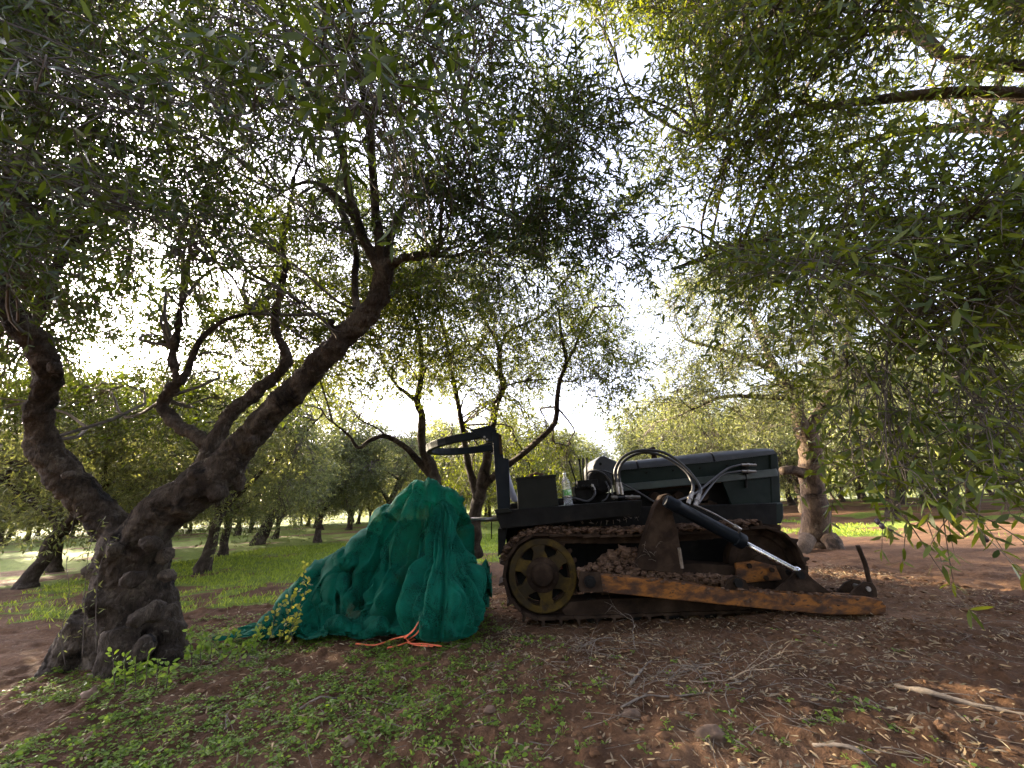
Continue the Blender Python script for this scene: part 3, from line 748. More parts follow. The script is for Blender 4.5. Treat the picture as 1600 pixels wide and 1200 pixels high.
# ================================================================ the grove behind
def grove_proto(seed, leanx):
    """one olive at the origin: short gnarled trunk, forking limbs, wide low crown"""
    global RNG
    R0 = RNG; RNG = np.random.default_rng(100 + seed); rg = RNG
    limbs = []
    th = rg.uniform(.9, 1.4)
    k = [(0, 0, -.15, .21), (.02, 0, .08, .16), (leanx * .12, .02, .45, .115), (leanx * .2, -.02, th * .75, .105), (leanx * .3, 0, th, .10)]
    limbs.append(wob(catmull(k, 4), .22, seed))
    top = np.array(k[-1][:3]); az0 = rg.uniform(0, 6.28); nl = 3 if seed % 2 else 4
    for j in range(nl):
        az = az0 + 6.28 * j / nl + rg.uniform(-.4, .4); d = np.array([math.cos(az), math.sin(az), 0])
        p = [top - [0, 0, .15], top + d * .3 + [0, 0, .3], top + d * rg.uniform(.6, .9) + [0, 0, .75], top + d * rg.uniform(.9, 1.3) + [0, 0, 1.4], top + d * rg.uniform(1.1, 1.7) + [0, 0, 2.1]]
        C = wob(catmull([(*q, r_) for q, r_ in zip(p, (.085, .07, .055, .04, .02))], 4), .35, seed * 3 + j)
        limbs.append(C)
        for q in (2, 3):
            s = C[int(len(C) * q / 5) + 2]; d2 = unit(d + rg.normal(size=3) * .8); d2[2] = abs(d2[2]) * .6 + .1
            e = [s[:3], s[:3] + d2 * .4 + [0, 0, .1], s[:3] + d2 * .9 + [0, 0, .25]]
            limbs.append(wob(catmull([(*q2, r_) for q2, r_ in zip(e, (.045, .035, .015))], 4), .4, seed * 5 + j + q))
    mb = MB()
    for j, C in enumerate(limbs): limb_mesh(mb, C, 8, .2, seed + j)
    sk = skel_pts([l[len(l) // 2:] for l in limbs[1:]])
    cr = Crown(); cen, rr = [], []
    for _ in range(86):
        v = rg.normal(size=3); v /= np.linalg.norm(v); v *= rg.uniform(.35, 1) ** .6
        c = np.array([v[0] * 2.5, v[1] * 2.5, 2.75 + v[2] * 1.55])
        if c[2] < 1.9 and np.hypot(c[0], c[1]) < 1.2: continue
        if c[2] < 2 : c[2] -= rg.uniform(0, .5)
        cen.append(c + [leanx * .3, 0, 0]); rr.append(rg.uniform(.3, .5))
    cr.pads(cen, rr, 34, sk, K=6, ll=(.075, .12), six=False, tl=(.3, .6), droop=.35, link_r=.02, lw=.27)
    root = empty('olive_tree')
    mb.build('trunk', M['bark'], root, smooth=True)
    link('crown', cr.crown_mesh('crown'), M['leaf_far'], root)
    link('twigs', cr.twig_mesh('twigs'), M['twig'], root)
    RNG = R0
    return root
protos = [grove_proto(s, l) for s, l in ((1, .4), (2, -.9), (3, 1.0), (4, -.2), (5, .7))]
used = set()
def copy_tree(o, parent=None):
    c = o.copy(); COL.objects.link(c); c.parent = parent
    for ch in list(o.children): copy_tree(ch, c)
    return c
def plant(k, x, y, sc, rz, label, group=None):
    o = protos[k]
    if k in used: o = copy_tree(o)
    used.add(k)
    o.location = (x, y, float(hgt(x, y))); o.scale = (sc, sc, sc * random.uniform(.92, 1.1)); o.rotation_euler = (0, 0, rz)
    if 'group' in o.keys(): del o['group']
    return tag(o, label, 'tree', group)
near = [
    (2, 38, 918, 1.05, 0.2, 'dark low forking olive tree in the grass behind the burled old tree'),
    (1, -60, 905, 1.0, 2.2, 'olive tree at the grass edge, partly cut by the frame, dark thick trunk'),
    (0, 315, 897, 0.95, 0.4, 'short olive with a flared foot on the turf between burled tree and net'),
    (3, 347, 872, 1.0, 1.0, 'thin olive trunk close behind the short flared trunk'),
    (4, 495, 848, 1.05, 2.0, 'olive with a dark three-way fork on the lit turf behind the net slope'),
    (1, 430, 842, 1.0, 5.0, 'small leaning olive trunk in the middle distance past the lit turf'),
    (3, 1316, 786, .95, 3.0, 'olive tree with a thin pale trunk just behind the stout lit tree'),
    (0, 1508, 782, .95, 4.4, 'pale trunked olive tree behind the drooping sprays'),
    (2, 1585, 792, 1.0, 1.5, 'leaning dark olive trunk in the light behind the drooping sprays'),
    (4, 85, 893, 1.0, 3.7, 'olive tree half hidden behind the burled trunk, farther back on the turf'),
    (2, 250, 862, 1.1, 3.9, 'olive tree on the far side of the turf seen under the forked limb'),
    (3, 690, 826, 1.45, 2.2, 'tall olive with a full crown well behind the roll bar and the net'),
    (1, 820, 822, 1.35, .7, 'tall olive whose crown fills the view behind the levers and bottle'),
    (1, 405, 852, 1.75, 4.1, 'tall broad olive behind the middle fork of the burled tree'),
    (4, 190, 858, 1.75, 2.9, 'tall broad olive whose crown fills the view between the two heavy limbs'),
    (2, 545, 828, 1.5, 5.2, 'tall olive beyond the lit turf left of the net top, crown above its neighbours'),
    (0, 600, 838, 1.1, 1.2, 'olive tree with a full crown behind the shoulder of the net'),
]
spots = []
for k, px, pyy, sc, rz, lab in near:
    g = gnd(px, pyy); plant(k, g[0], g[1], sc, rz, lab); spots.append(g[:2])
SUNLIT = ((-3.2, 7.2), (-1.5, 8.5), (-5.0, 6.5), (5.0, 7.4), (9.0, 13.0))
for j in range(9):
    for i_ in range(-10, 12):
        y = 12.5 + j * 5.2 + random.uniform(-1, 1); x = i_ * 5.4 + (j % 2) * 2.6 + random.uniform(-1.0, 1.0)
        if abs(x) > 1.38 * y + 3: continue
        if abs(x - .235 * y) < 2.0 + .012 * y: continue                     # the open alley between the rows
        if x > .235 * y and y < 15 and x < 8: continue
        if min(np.hypot(x - a, y - b_) for a, b_ in spots) < 3.6: continue
        sv = np.array([math.sin(SUN_AZ), math.cos(SUN_AZ)])
        lane = False
        for tx, ty in SUNLIT:                                             # gaps in the rows through which the low sun comes
            q = np.array([x - tx, y - ty]); al = q @ sv
            if 0 < al < 30 and abs(q[0] * sv[1] - q[1] * sv[0]) < 1.9: lane = True
        if lane: continue
        spots.append((x, y))
        plant(random.randrange(5), x, y, random.uniform(1.15, 1.6), random.uniform(0, 6.28), 'distant olive tree in the hazy rows at the back of the grove', 'olive trees in the far rows')
# the wood beyond the last row reads as one mass
cr = Crown(); c = []
for _ in range(420):
    y = RNG.uniform(60, 110); x = RNG.uniform(-1.5, 1.5) * y
    if abs(x - .235 * y) < 3.5: continue
    c.append((x, y, float(hplane(x)) + RNG.uniform(.8, 4.6)))
cr.pads(np.array(c), [1.6] * len(c), 40, None, K=5, ll=(.3, .5), six=False, tl=(.6, 1.2), droop=.2, lw=.4)
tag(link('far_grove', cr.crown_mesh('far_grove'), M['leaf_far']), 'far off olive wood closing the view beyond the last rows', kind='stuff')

# the rows go on unseen behind the camera; foliage added to shade near sides
cr = Crown(); c = []
while len(c) < 190:
    x, y, z = RNG.uniform(-13, 13), RNG.uniform(-14, -1.8), RNG.uniform(.9, 5.0)
    if np.hypot(x, y) < 3.6 or math.sin(x * 1.15 + 1) * math.sin(y * 1.1) < -.35: continue
    c.append((x, y, z + float(hplane(x))))
cr.pads(np.array(c), [.9] * len(c), 60, None, K=5, ll=(.12, .2), six=False, tl=(.4, .8), droop=.3, lw=.32)
tag(link('unseen_shade_foliage', cr.crown_mesh('unseen_shade_foliage'), M['leaf']), 'unseen olive foliage behind the camera, added to shade the near side', kind='stuff')
# ================================================================ THE CRAWLER TRACTOR
O = gnd(800, 973)
TILT = rad(4.5)
ct, st_ = math.cos(TILT), math.sin(TILT)
tractor = empty('crawler_tractor', O, (0, -TILT, 0))
tag(tractor, 'old dark green crawler tractor with muddy tracks, rusty orange push frame and folded roll bar', 'tractor')
def T(px, py, yl):
    """picture point at local depth yl -> local (x, z)"""
    p = py_(px, py, O[1] + yl) - O
    return (p[0] * ct + p[2] * st_, -p[0] * st_ + p[2] * ct)
def TP(pts, yl): return [T(a, b, yl) for a, b in pts]
def T3(a, b, yl):
    x, z = T(a, b, yl); return (x, yl, z)
M['dgreen'] = surf_mat('dark_green_paint', [(.25, (.003, .006, .005)), (.5, (.005, .011, .0095)), (.68, (.009, .016, .013)), (.8, (.024, .019, .013))], 5, .5, (.4, .75), spec=.14, bumps=((60, .15, .002),))
M['black'] = surf_mat('black_greasy_steel', [(.3, (.003, .003, .003)), (.6, (.007, .0065, .006)), (.8, (.025, .018, .013))], 7, .6, (.5, .85), spec=.12, bumps=((50, .2, .002),))
M['bluebar'] = surf_mat('blue_black_paint', [(.3, (.002, .004, .007)), (.6, (.004, .007, .011)), (.85, (.016, .014, .013))], 7, .5, (.4, .7), spec=.14, bumps=((50, .12, .001),))
M['cap'] = surf_mat('slate_bonnet_top', [(.3, (.011, .013, .019)), (.6, (.021, .025, .034)), (.8, (.06, .055, .055))], 6, .42, (.3, .6), bumps=((50, .1, .001),))
M['box'] = surf_mat('drab_box_paint', [(.3, (.006, .0065, .005)), (.6, (.010, .0105, .008)), (.78, (.03, .02, .013))], 6, .65, spec=.14, bumps=((40, .2, .002),))
M['ledge'] = surf_mat('lit_green_ledge', [(.3, (.010, .018, .017)), (.6, (.020, .034, .032)), (.8, (.05, .05, .04))], 7, .4, (.3, .6), bumps=((60, .15, .002),))  # dark green made lighter: the light a ledge catches, put into the colour
M['rust'] = surf_mat('rusty_orange_paint', [(.30, (.022, .012, .008)), (.42, (.05, .024, .013)), (.5, (.11, .046, .014)), (.585, (.22, .085, .016)), (.64, (.055, .027, .014)), (.8, (.03, .019, .013))], 8.0, .65, (.5, .85), spec=.2, bumps=((35, .5, .004), (120, .3, .0015)), stretch=(.7, 1, 1.5))
M['brown'] = surf_mat('muddy_brown_steel', [(.3, (.010, .0065, .0045)), (.5, (.024, .015, .010)), (.7, (.05, .033, .022)), (.85, (.04, .018, .009))], 6, .85, spec=.1, bumps=((30, .6, .008), (90, .5, .003)))
M['yellow'] = surf_mat('worn_yellow_paint', [(.28, (.010, .007, .004)), (.42, (.022, .015, .006)), (.52, (.036, .023, .005)), (.6, (.062, .039, .006)), (.7, (.018, .012, .007))], 6, .7, (.5, .85), spec=.15, bumps=((40, .4, .003),))
M['mud'] = surf_mat('dried_mud', [(.3, (.040, .024, .016)), (.5, (.085, .052, .035)), (.7, (.15, .097, .066))], 9, .95, bumps=((25, .8, .015), (80, .8, .006)), spec=.1)
M['chrome'] = surf_mat('chromed_steel', [(.3, (.5, .5, .52)), (.7, (.68, .68, .7))], 14, .22, (.15, .35), 1.0, bumps=())
M['hose'] = surf_mat('rubber_hose', [(.3, (.006, .006, .007)), (.7, (.018, .018, .022))], 20, .5, bumps=((160, .2, .001),))
M['zinc'] = surf_mat('zinc_fitting', [(.3, (.12, .11, .10)), (.7, (.32, .30, .28))], 25, .4, (.3, .6), .8, bumps=((90, .3, .001),))
M['seat'] = surf_mat('pale_seat_vinyl', [(.3, (.20, .20, .25)), (.7, (.30, .30, .36))], 8, .5, bumps=((60, .1, .001),))
M['red'] = surf_mat('faded_red_paint', [(.3, (.16, .02, .015)), (.7, (.28, .05, .03))], 9, .6, bumps=())

# --- tracks
Cs = np.array(T(847, 896, .12)); Ci = np.array(T(1188, 884, .12))
RB = .345                                                # radius of the belt's pitch line
def belt_path(n):
    a = math.atan2(Ci[1] - Cs[1], Ci[0] - Cs[0]); L = float(np.linalg.norm(Ci - Cs)); u = np.array([math.cos(a), math.sin(a)]); w = np.array([-u[1], u[0]])
    tot = 2 * L + 2 * math.pi * RB; out = []
    for s in np.linspace(0, tot, n, endpoint=False):
        if s < L: p = Cs + w * RB + u * s; p = p - w * .035 * math.sin(math.pi * s / L); t = u
        elif s < L + math.pi * RB:
            th = (s - L) / RB; p = Ci + RB * (w * math.cos(th) + u * math.sin(th)); t = u * math.cos(th) - w * math.sin(th)
        elif s < 2 * L + math.pi * RB:
            q = s - L - math.pi * RB; p = Ci - w * RB - u * q; t = -u
        else:
            th = (s - 2 * L - math.pi * RB) / RB; p = Cs + RB * (-w * math.cos(th) - u * math.sin(th)); t = -u * math.cos(th) + w * math.sin(th)
        out.append((p, t))
    return out, tot
def make_track(y0, y1):
    path, tot = belt_path(40); pitch = tot / 40
    mb = MB()
    for k, (p, t) in enumerate(path):
        nrm = np.array([-t[1], t[0]])                      # outward
        rg = random.Random(k)
        j = [rg.uniform(-.006, .006) for _ in range(6)]
        prof = [(-.52, -.012 + j[0]), (.5, -.012), (.5, .012 + j[1]), (.34, .016), (.30, .058 + j[2]), (.18, .058 + j[3]), (.14, .016), (-.52, .014 + j[4])]
        poly = [tuple(p + t * a * pitch * .97 + nrm * b_) for a, b_ in prof]
        mb.prism(poly, y0 + j[5], y1 + j[5])
        for yy in (y0 + .10, y1 - .13):                     # chain links inside the shoes
            poly = [tuple(p + t * a * pitch + nrm * b_) for a, b_ in ((-.52, -.075), (.52, -.075), (.52, -.014), (-.52, -.014))]
            mb.prism(poly, yy, yy + .03)
    return mb
tk = make_track(.0, .36).build('track', M['brown'], tractor, bevel=.004)
# --- caked mud along the top run and the guards
def clods(mb, n, fx, r=(.012, .045), sq=.7):
    for k in range(n):
        c, s = fx(k / n)
        rr = RNG.uniform(*r) * s
        blob(mb, c, rr, (1.25, 1.0, sq), 8, 6, .8, RNG.uniform(0, 50))
path, tot = belt_path(200)
def on_top(u):
    i_ = int(RNG.uniform(.0, .40) * 200) - 14
    p, t = path[i_ % 200]; nrm = np.array([-t[1], t[0]]); q = p + nrm * RNG.uniform(.02, .065)
    return (q[0], RNG.uniform(-.01, .36), q[1]), 1.0
mb = MB(); clods(mb, 1500, on_top, (.006, .026), .6)
m_ = mb.build('caked_mud', M['mud'], tk); m_['kind'] = 'stuff'

# --- sprocket with six windows
def ring2(mb, c, r0, r1, y0, y1, n=48, a0=0, a1=2 * math.pi):
    full = abs(a1 - a0 - 2 * math.pi) < 1e-6
    th = np.linspace(a0, a1, n, endpoint=not full)
    V = np.array([[(c[0] + r * math.cos(t), y, c[1] + r * math.sin(t)) for r, y in ((r0, y0), (r1, y0), (r1, y1), (r0, y1))] for t in th])
    mb.grid(V, n, 4, closeu=full, closev=True)
    if not full: mb.ng.append([mb.n - 4 * n + i for i in range(4)]); mb.ng.append([mb.n - 4 + i for i in range(4)][::-1])
SP = (Cs[0], Cs[1])
mb = MB()
ring2(mb, SP, .255, .315, .045, .10)
for k in range(6):
    a = rad(30 + 60 * k + 4); u = np.array([math.cos(a), math.sin(a)]); w = np.array([-u[1], u[0]])
    poly = [tuple(np.array(SP) + u * r + w * h) for r, h in ((.13, -.075), (.20, -.052), (.262, -.075), (.262, .075), (.20, .052), (.13, .075))]
    mb.prism(poly, .052, .092)
sp = mb.build('sprocket', M['yellow'], tractor, bevel=.006)
mb = MB()
for k in range(23):
    a = 2 * math.pi * k / 23; u = np.array([math.cos(a), math.sin(a)]); w = np.array([-u[1], u[0]])
    mb.prism([tuple(np.array(SP) + u * r + w * h) for r, h in ((.29, -.032), (.352, -.014), (.352, .014), (.29, .032))], .11, .155)
ring2(mb, SP, .24, .305, .11, .155)
mb.build('toothed_ring', M['brown'], sp, bevel=.003)
mb = MB(); mb.lathe([(.0, .0), (.085, .0), (.10, .012), (.105, .035), (.15, .045), (.155, .075), (.0, .075)], (SP[0], .0, SP[1]), (0, 1, 0), 36)
hub = mb.build('hub', M['brown'], sp, smooth=False, bevel=.004)
mb = MB()
for k in range(10):
    a = 2 * math.pi * k / 10; mb.lathe([(0, -.008), (.012, -.008), (.012, .012), (0, .012)], (SP[0] + .125 * math.cos(a), .04, SP[1] + .125 * math.sin(a)), (0, 1, 0), 6)
mb.build('hub_bolts', M['brown'], hub)
mb = MB(); mb.lathe([(0, 0), (.24, 0), (.24, .02), (0, .02)], (SP[0], .17, SP[1]), (0, 1, 0), 32); mb.build('brake_drum', M['black'], tractor)
mb = MB(); mb.prism([tuple(np.array(SP) + q) for q in ((.10, .0), (.2, .02), (.19, .09), (.11, .07))], .15, .168); mb.build('drain_cover', M['red'], tractor)
# --- front idler
mb = MB(); ID = (Ci[0], Ci[1])
mb.lathe([(0, .0), (.09, .0), (.09, .03), (.20, .05), (.285, .03), (.30, .06), (.30, .12), (0, .12)], (ID[0], .10, ID[1]), (0, 1, 0), 40)
mb.build('idler', M['brown'], tractor, bevel=.004)
# --- track frame, guards, rollers
mb = MB()
mb.prism([T(938, 905, .05), T(1000, 884, .05), T(1085, 880, .05), T(1150, 884, .05), T(1228, 884, .05), T(1236, 918, .05), T(1180, 928, .05), T(940, 930, .05)], .05, .30)
mb.build('track_frame', M['brown'], tractor, bevel=.008)
mb = MB()
mb.prism(TP([(1150, 880), (1178, 876), (1212, 884), (1222, 906), (1152, 912)], .02), .02, .05)
pl = mb.build('guide_plate', M['rust'], tractor, bevel=.004)
for a, b_ in ((1170, 884), (1205, 890), (1196, 903)):
    mb = MB(); mb.lathe([(0, -.02), (.022, -.02), (.022, .01), (0, .01)], T3(a, b_, .02), (0, 1, 0), 6)
    mb.build('bolt', M['brown'], pl)
mb = MB()
mb.prism(TP([(878, 954), (890, 941), (940, 936), (1232, 926), (1240, 940), (1180, 953), (940, 966), (886, 966)], .03), .03, .30)
mb.build('roller_guard', M['brown'], tractor, bevel=.008)
rl = None
for px_ in (925, 985, 1045, 1105, 1160):
    mb = MB(); x, z = T(px_, 952, .1); mb.lathe([(0, .05), (.10, .05), (.10, .08), (.085, .09), (.085, .25), (.10, .26), (.10, .29), (0, .29)], (x, 0, z), (0, 1, 0), 20)
    mb.build('roller', M['black'], tractor)
# --- mud on the track frame
def heap(u):
    x = RNG.uniform(905, 1150); top = np.interp(x, [905, 940, 985, 1020, 1060, 1150], [890, 876, 880, 888, 896, 902])
    yy = RNG.uniform(top, 915); d = RNG.uniform(-.10, .08)
    return T3(x, yy, d), 1.0
mb = MB(); clods(mb, 1100, heap, (.006, .028), .8)
def heap2(u):
    x = RNG.uniform(940, 1020); yy = RNG.uniform(855 + abs(x - 980) * .4, 900); return T3(x, yy, RNG.uniform(.0, .2)), 1.2
clods(mb, 500, heap2, (.008, .036), .8)
def on_arm(u):
    x = RNG.uniform(940, 1375) if u < .6 else RNG.uniform(1150, 1340); top_ = np.interp(x, [940, 1000, 1080, 1122, 1270, 1352, 1378], [899, 904, 912, 921, 929, 932, 938])
    return T3(x, top_ + RNG.uniform(-3, 3) + (RNG.random() < .25) * RNG.uniform(0, 18), RNG.uniform(-.27, -.12) if RNG.random() < .8 else -.265), .8
clods(mb, 260, on_arm, (.005, .02), .6)
def inside(u): return T3(RNG.uniform(1060, 1330), RNG.uniform(918, 936), RNG.uniform(-.08, .25)), 1.0
clods(mb, 300, inside, (.01, .035), .7)
m_ = mb.build('mud_heap', M['mud'], tractor); m_['kind'] = 'stuff'

# --- push frame (two arms and a cross beam, no blade fitted)
AY0, AY1 = -.26, -.12
arm = [(908, 897), (938, 899), (1000, 904), (1080, 912), (1122, 921), (1270, 929), (1352, 932), (1378, 938), (1386, 948), (1384, 961), (1300, 961), (1200, 952), (1080, 940), (938, 925), (910, 922)]
mb = MB(); A2 = TP(arm, AY0); mb.prism(A2, AY0, AY1)
pf = mb.build('push_arm', M['rust'], tractor, bevel=.008)
mb = MB(); mb.prism(TP([(905, 893), (938, 895), (943, 926), (905, 924)], AY0 - .015), AY0 - .018, AY0 - .002); pp = mb.build('pivot_plate', M['brown'], pf, bevel=.004)
mb = MB(); mb.lathe([(0, -.03), (.03, -.03), (.03, -.015), (.05, -.01), (.05, .02), (0, .02)], T3(922, 909, AY0 - .03), (0, 1, 0), 8); mb.build('pivot_bolt', M['black'], pp)
mb = MB(); mb.prism(TP([(1132, 922), (1140, 905), (1152, 900), (1166, 907), (1172, 924)], AY0 + .02), AY0 + .02, AY0 + .06); lug = mb.build('lug', M['brown'], pf, bevel=.004)
mb = MB(); mb.lathe([(0, -.015), (.035, -.015), (.035, .02), (0, .02)], T3(1153, 911, AY0 + .01), (0, 1, 0), 16); mb.build('lug_pin', M['black'], lug)
mb = MB(); mb.prism(TP([(1212, 923), (1230, 908), (1243, 893), (1256, 890), (1272, 906), (1300, 927)], AY0 + .02), AY0 + .02, AY0 + .05)
mb.prism(TP([(1212, 923), (1230, 908), (1243, 893), (1256, 890), (1272, 906), (1300, 927)], AY1 - .04), AY1 - .04, AY1 - .012); cl = mb.build('cylinder_bracket', M['brown'], pf, bevel=.004)
mb = MB(); mb.lathe([(0, -.02), (.03, -.02), (.03, .14), (0, .14)], T3(1250, 898, AY0 + .01), (0, 1, 0), 14); mb.build('bracket_pin', M['black'], cl)
xr0, zr0 = T(1340, 935, AY0); xr1, zr1 = T(1384, 959, AY0)
WF = 1.98                                                   # far edge of the frame
mb = MB(); mb.prism([(xr0 - .02, zr1 + .01), (xr1 - .06, zr1 + .006), (xr1 - .006, zr1 + .03), (xr1 - .006, zr0 - .03), (xr0 - .02, zr0 - .004)], AY1, WF - .14)
mb.build('cross_beam', M['rust'], tractor, bevel=.01)
mb = MB(); mb.prism(A2, WF - .14, WF); mb.build('push_arm', M['rust'], tractor, bevel=.008)
mb = MB()
for y0 in (AY0 + .03, AY0 + .16): mb.prism(TP([(1328, 931), (1340, 916), (1352, 909), (1364, 911), (1370, 920), (1371, 933)], AY0 + .03), y0, y0 + .022)
hk = mb.build('hitch_lug', M['brown'], tractor, bevel=.003)
mb = MB(); mb.lathe([(0, -.01), (.02, -.01), (.02, .18), (0, .18)], T3(1356, 920, AY0 + .03), (0, 1, 0), 12); mb.build('hitch_pin', M['zinc'], hk)
mb = MB(); mb.tube(catmull([(*T3(1359, 912, -.14), .018), (*T3(1352, 882, -.14), .017), (*T3(1344, 862, -.14), .019), (*T3(1340, 852, -.14), .016)], 4)[:, :3], .018, 8)
mb.build('stop_bar', M['brown'], tractor)
mb = MB(); mb.prism(TP([(1318, 913), (1332, 909), (1332, 921), (1318, 923)], .9), .9, .93); mb.build('cross_lug', M['brown'], tractor)

# --- cylinder support, cylinder, rod
mb = MB(); mb.prism(TP([(1035, 774), (1046, 771), (1058, 781), (1052, 804), (1060, 831), (1068, 897), (994, 890), (1009, 836), (1024, 792)], -.10), -.10, .02)
sup = mb.build('cylinder_support', M['brown'], tractor, bevel=.008)
mb = MB(); mb.lathe([(0, -.03), (.045, -.03), (.045, .16), (0, .16)], T3(1043, 783, -.12), (0, 1, 0), 16); mb.build('support_pin', M['brown'], sup)
mb = MB(); mb.tube([T3(1066, 888, -.2), T3(1061, 856, -.2)], .014, 6); mb.build('stake', M['deadwood'], sup)
a, b_ = np.array(T3(1044, 784, -.19)), np.array(T3(1163, 848, -.19)); d = unit(b_ - a)
e = np.array(T3(1246, 897, -.19))
mb = MB(); mb.lathe([(0, -.03), (.05, -.03), (.058, .0), (.058, .06), (.062, .07), (.062, .10), (.056, .11), (.056, np.linalg.norm(b_ - a) - .08), (.068, np.linalg.norm(b_ - a) - .075), (.068, np.linalg.norm(b_ - a) - .01), (.05, np.linalg.norm(b_ - a)), (0, np.linalg.norm(b_ - a))], a, d, 24)
cyl = mb.build('hydraulic_cylinder', M['bluebar'], tractor, smooth=True, bevel=.003)
mb = MB(); mb.lathe([(.0, 0), (.023, 0), (.023, np.linalg.norm(e - b_) - .04), (.035, np.linalg.norm(e - b_) - .03), (.035, np.linalg.norm(e - b_) + .03), (0, np.linalg.norm(e - b_) + .03)], b_, d, 20); mb.build('piston_rod', M['chrome'], cyl, smooth=True)
mb = MB(); mb.tube(catmull([T3(1084, 788, -.22), T3(1118, 804, -.24), T3(1150, 823, -.25), T3(1155, 830, -.24), T3(1150, 836, -.2)], 5), .008, 6)
mb.tube([T3(1147, 821, -.25), T3(1157, 828, -.25)], .018, 8); mb.build('feed_pipe', M['zinc'], cyl, smooth=True)

# --- body, deck, fenders
mb = MB()
mb.prism(TP([(786, 806), (1003, 792), (1215, 786), (1215, 905), (1000, 925), (800, 915)], .45), .45, 1.25)
mb.build('chassis', M['black'], tractor, bevel=.01)
def slab(y0, y1): return MB().prism(TP([(774, 798), (1003, 781), (1003, 788), (1001, 806), (960, 808), (790, 826), (783, 826), (775, 805)], y0), y0, y1)
fd = slab(.02, .62).build('fender', M['black'], tractor, bevel=.006)
MB().prism(TP([(774, 798), (1003, 781), (1003, 788), (1001, 806), (960, 808), (790, 826), (783, 826), (775, 805)], .02), 1.08, 1.66).build('fender', M['black'], tractor, bevel=.006)
mb = MB(); mb.prism(TP([(778, 826), (792, 826), (790, 846), (786, 862), (778, 870)], .1), .1, 1.55); mb.build('rear_plate', M['black'], tractor, bevel=.004)
mb = MB(); mb.prism(TP([(772, 796), (794, 794), (800, 800), (774, 803)], .0), -.005, .5); mb.build('deck_edge', M['box'], tractor, bevel=.003)
mb = MB(); mb.tube([T3(736, 812, .35), T3(784, 811, .35)], .022, 10); db = mb.build('rear_bar', M['zinc'], tractor, smooth=True)
mb = MB(); mb.tube([T3(768, 813, .35), T3(768, 842, .35)], .006, 6); mb.build('hanging_rod', M['black'], db)
MB().prism(TP([(862, 780), (966, 768), (966, 806), (862, 812)], .62), .62, 1.08).build('gear_housing', M['black'], tractor, bevel=.02)
# --- folded roll bar
def post(y0, y1): return MB().prism(TP([(769, 676), (779, 676), (787, 716), (795, 716), (797, 796), (778, 798), (772, 720)], .12), y0, y1)
pr = post(.12, .24).build('roll_post', M['bluebar'], tractor, bevel=.006)
mb = MB(); mb.prism(TP([(779, 679), (783, 679), (786, 710), (781, 710)], .12), .10, .13); mb.build('pivot_block', M['brown'], pr)
post(1.12, 1.24).build('roll_post', M['bluebar'], tractor, bevel=.006)
hz = [(T(765, 677, .16)), (T(655, 692, .16))]
u0 = np.array(hz[0]); u1 = np.array(hz[1]); dd = u1 - u0; Ln = float(np.linalg.norm(dd)); dd /= Ln; up2 = np.array([dd[1], -dd[0]])
ctr = [(0, .18)] + [(Ln - .62 + .62 * math.sin(t), .68 - .50 * math.cos(t)) for t in np.linspace(0, math.pi, 17)] + [(0, 1.18)]
ctr = np.array(ctr); rows_ = []
tg = np.gradient(ctr, axis=0); tg /= np.linalg.norm(tg, axis=1, keepdims=True)
for (s_, y_), (tx, ty) in zip(ctr, tg):
    nx, ny = -ty, tx
    ring = []
    for a1, b1 in ((-.03, -.042), (.03, -.042), (.03, .042), (-.03, .042)):
        q = u0 + dd * (s_ + nx * a1) + up2 * b1
        ring.append((q[0], y_ + ny * a1, q[1]))
    rows_.append(ring)
mb = MB(); mb.grid(np.array(rows_), len(rows_), 4, closev=True); mb.ng += [[0, 1, 2, 3], [mb.n - 4, mb.n - 3, mb.n - 2, mb.n - 1]]
hoop = mb.build('roll_hoop', M['bluebar'], tractor, bevel=.008)
for yy in (.125, 1.20):
    mb = MB(); mb.prism(TP([(734, 672), (764, 664), (776, 672), (776, 690), (764, 690), (752, 684)], .12), yy, yy + .02)
    g_ = mb.build('gusset', M['bluebar'], hoop, bevel=.003)
    for q in ((757, 683), (761, 687)):
        mb = MB(); mb.lathe([(0, -.012), (.013, -.012), (.013, .0), (0, .0)], (T(*q, .12)[0], yy, T(*q, .12)[1]), (0, 1, 0), 6)
        mb.build('bolt', M['zinc'], g_)
# --- seat, box, controls
mb = MB(); rows_ = []
for s_ in np.linspace(0, 1, 9):
    x, z = T(790 + 17 * s_ ** 1.6, 722 + 62 * s_, .78); rows_.append([(x - .05, .55, z), (x, .55, z), (x + .02, .62, z + .01), (x + .03, .8, z + .01), (x + .02, .98, z + .01), (x, 1.05, z), (x - .05, 1.05, z)])
mb.grid(np.array(rows_), 9, 7, closev=True); mb.build('seat', M['seat'], tractor, smooth=True)
mb = MB(); x, z = T(806, 786, .78); mb.box((x - .08, .55, z - .1), (x + .42, 1.05, z)); mb.build('seat_cushion', M['black'], tractor, bevel=.03)
mb = MB(); mb.prism(TP([(808, 747), (868, 743), (873, 791), (810, 797)], .06), .06, .40); bx = mb.build('battery_box', M['box'], tractor, bevel=.008)
mb = MB(); mb.prism(TP([(806, 746), (869, 741), (869.5, 745), (806.5, 750)], .05), .05, .41); mb.build('box_lid', M['box'], bx, bevel=.004)
mb = MB()
for a1, b1 in ((831, 742), (838, 740), (845, 741)): blob(mb, T3(a1, b1, .18), .022, (1.3, 1, .7), 8, 6, .4, a1)
mb.build('lid_clods', M['mud'], bx, smooth=True)
mb = MB()
mb.box((T(898, 770, .3)[0], .26, T(898, 784, .3)[1]), (T(926, 770, .3)[0], .46, T(898, 760, .3)[1]))
mb.box((T(902, 770, .3)[0], .22, T(898, 764, .3)[1]), (T(934, 770, .3)[0], .40, T(898, 752, .3)[1]))
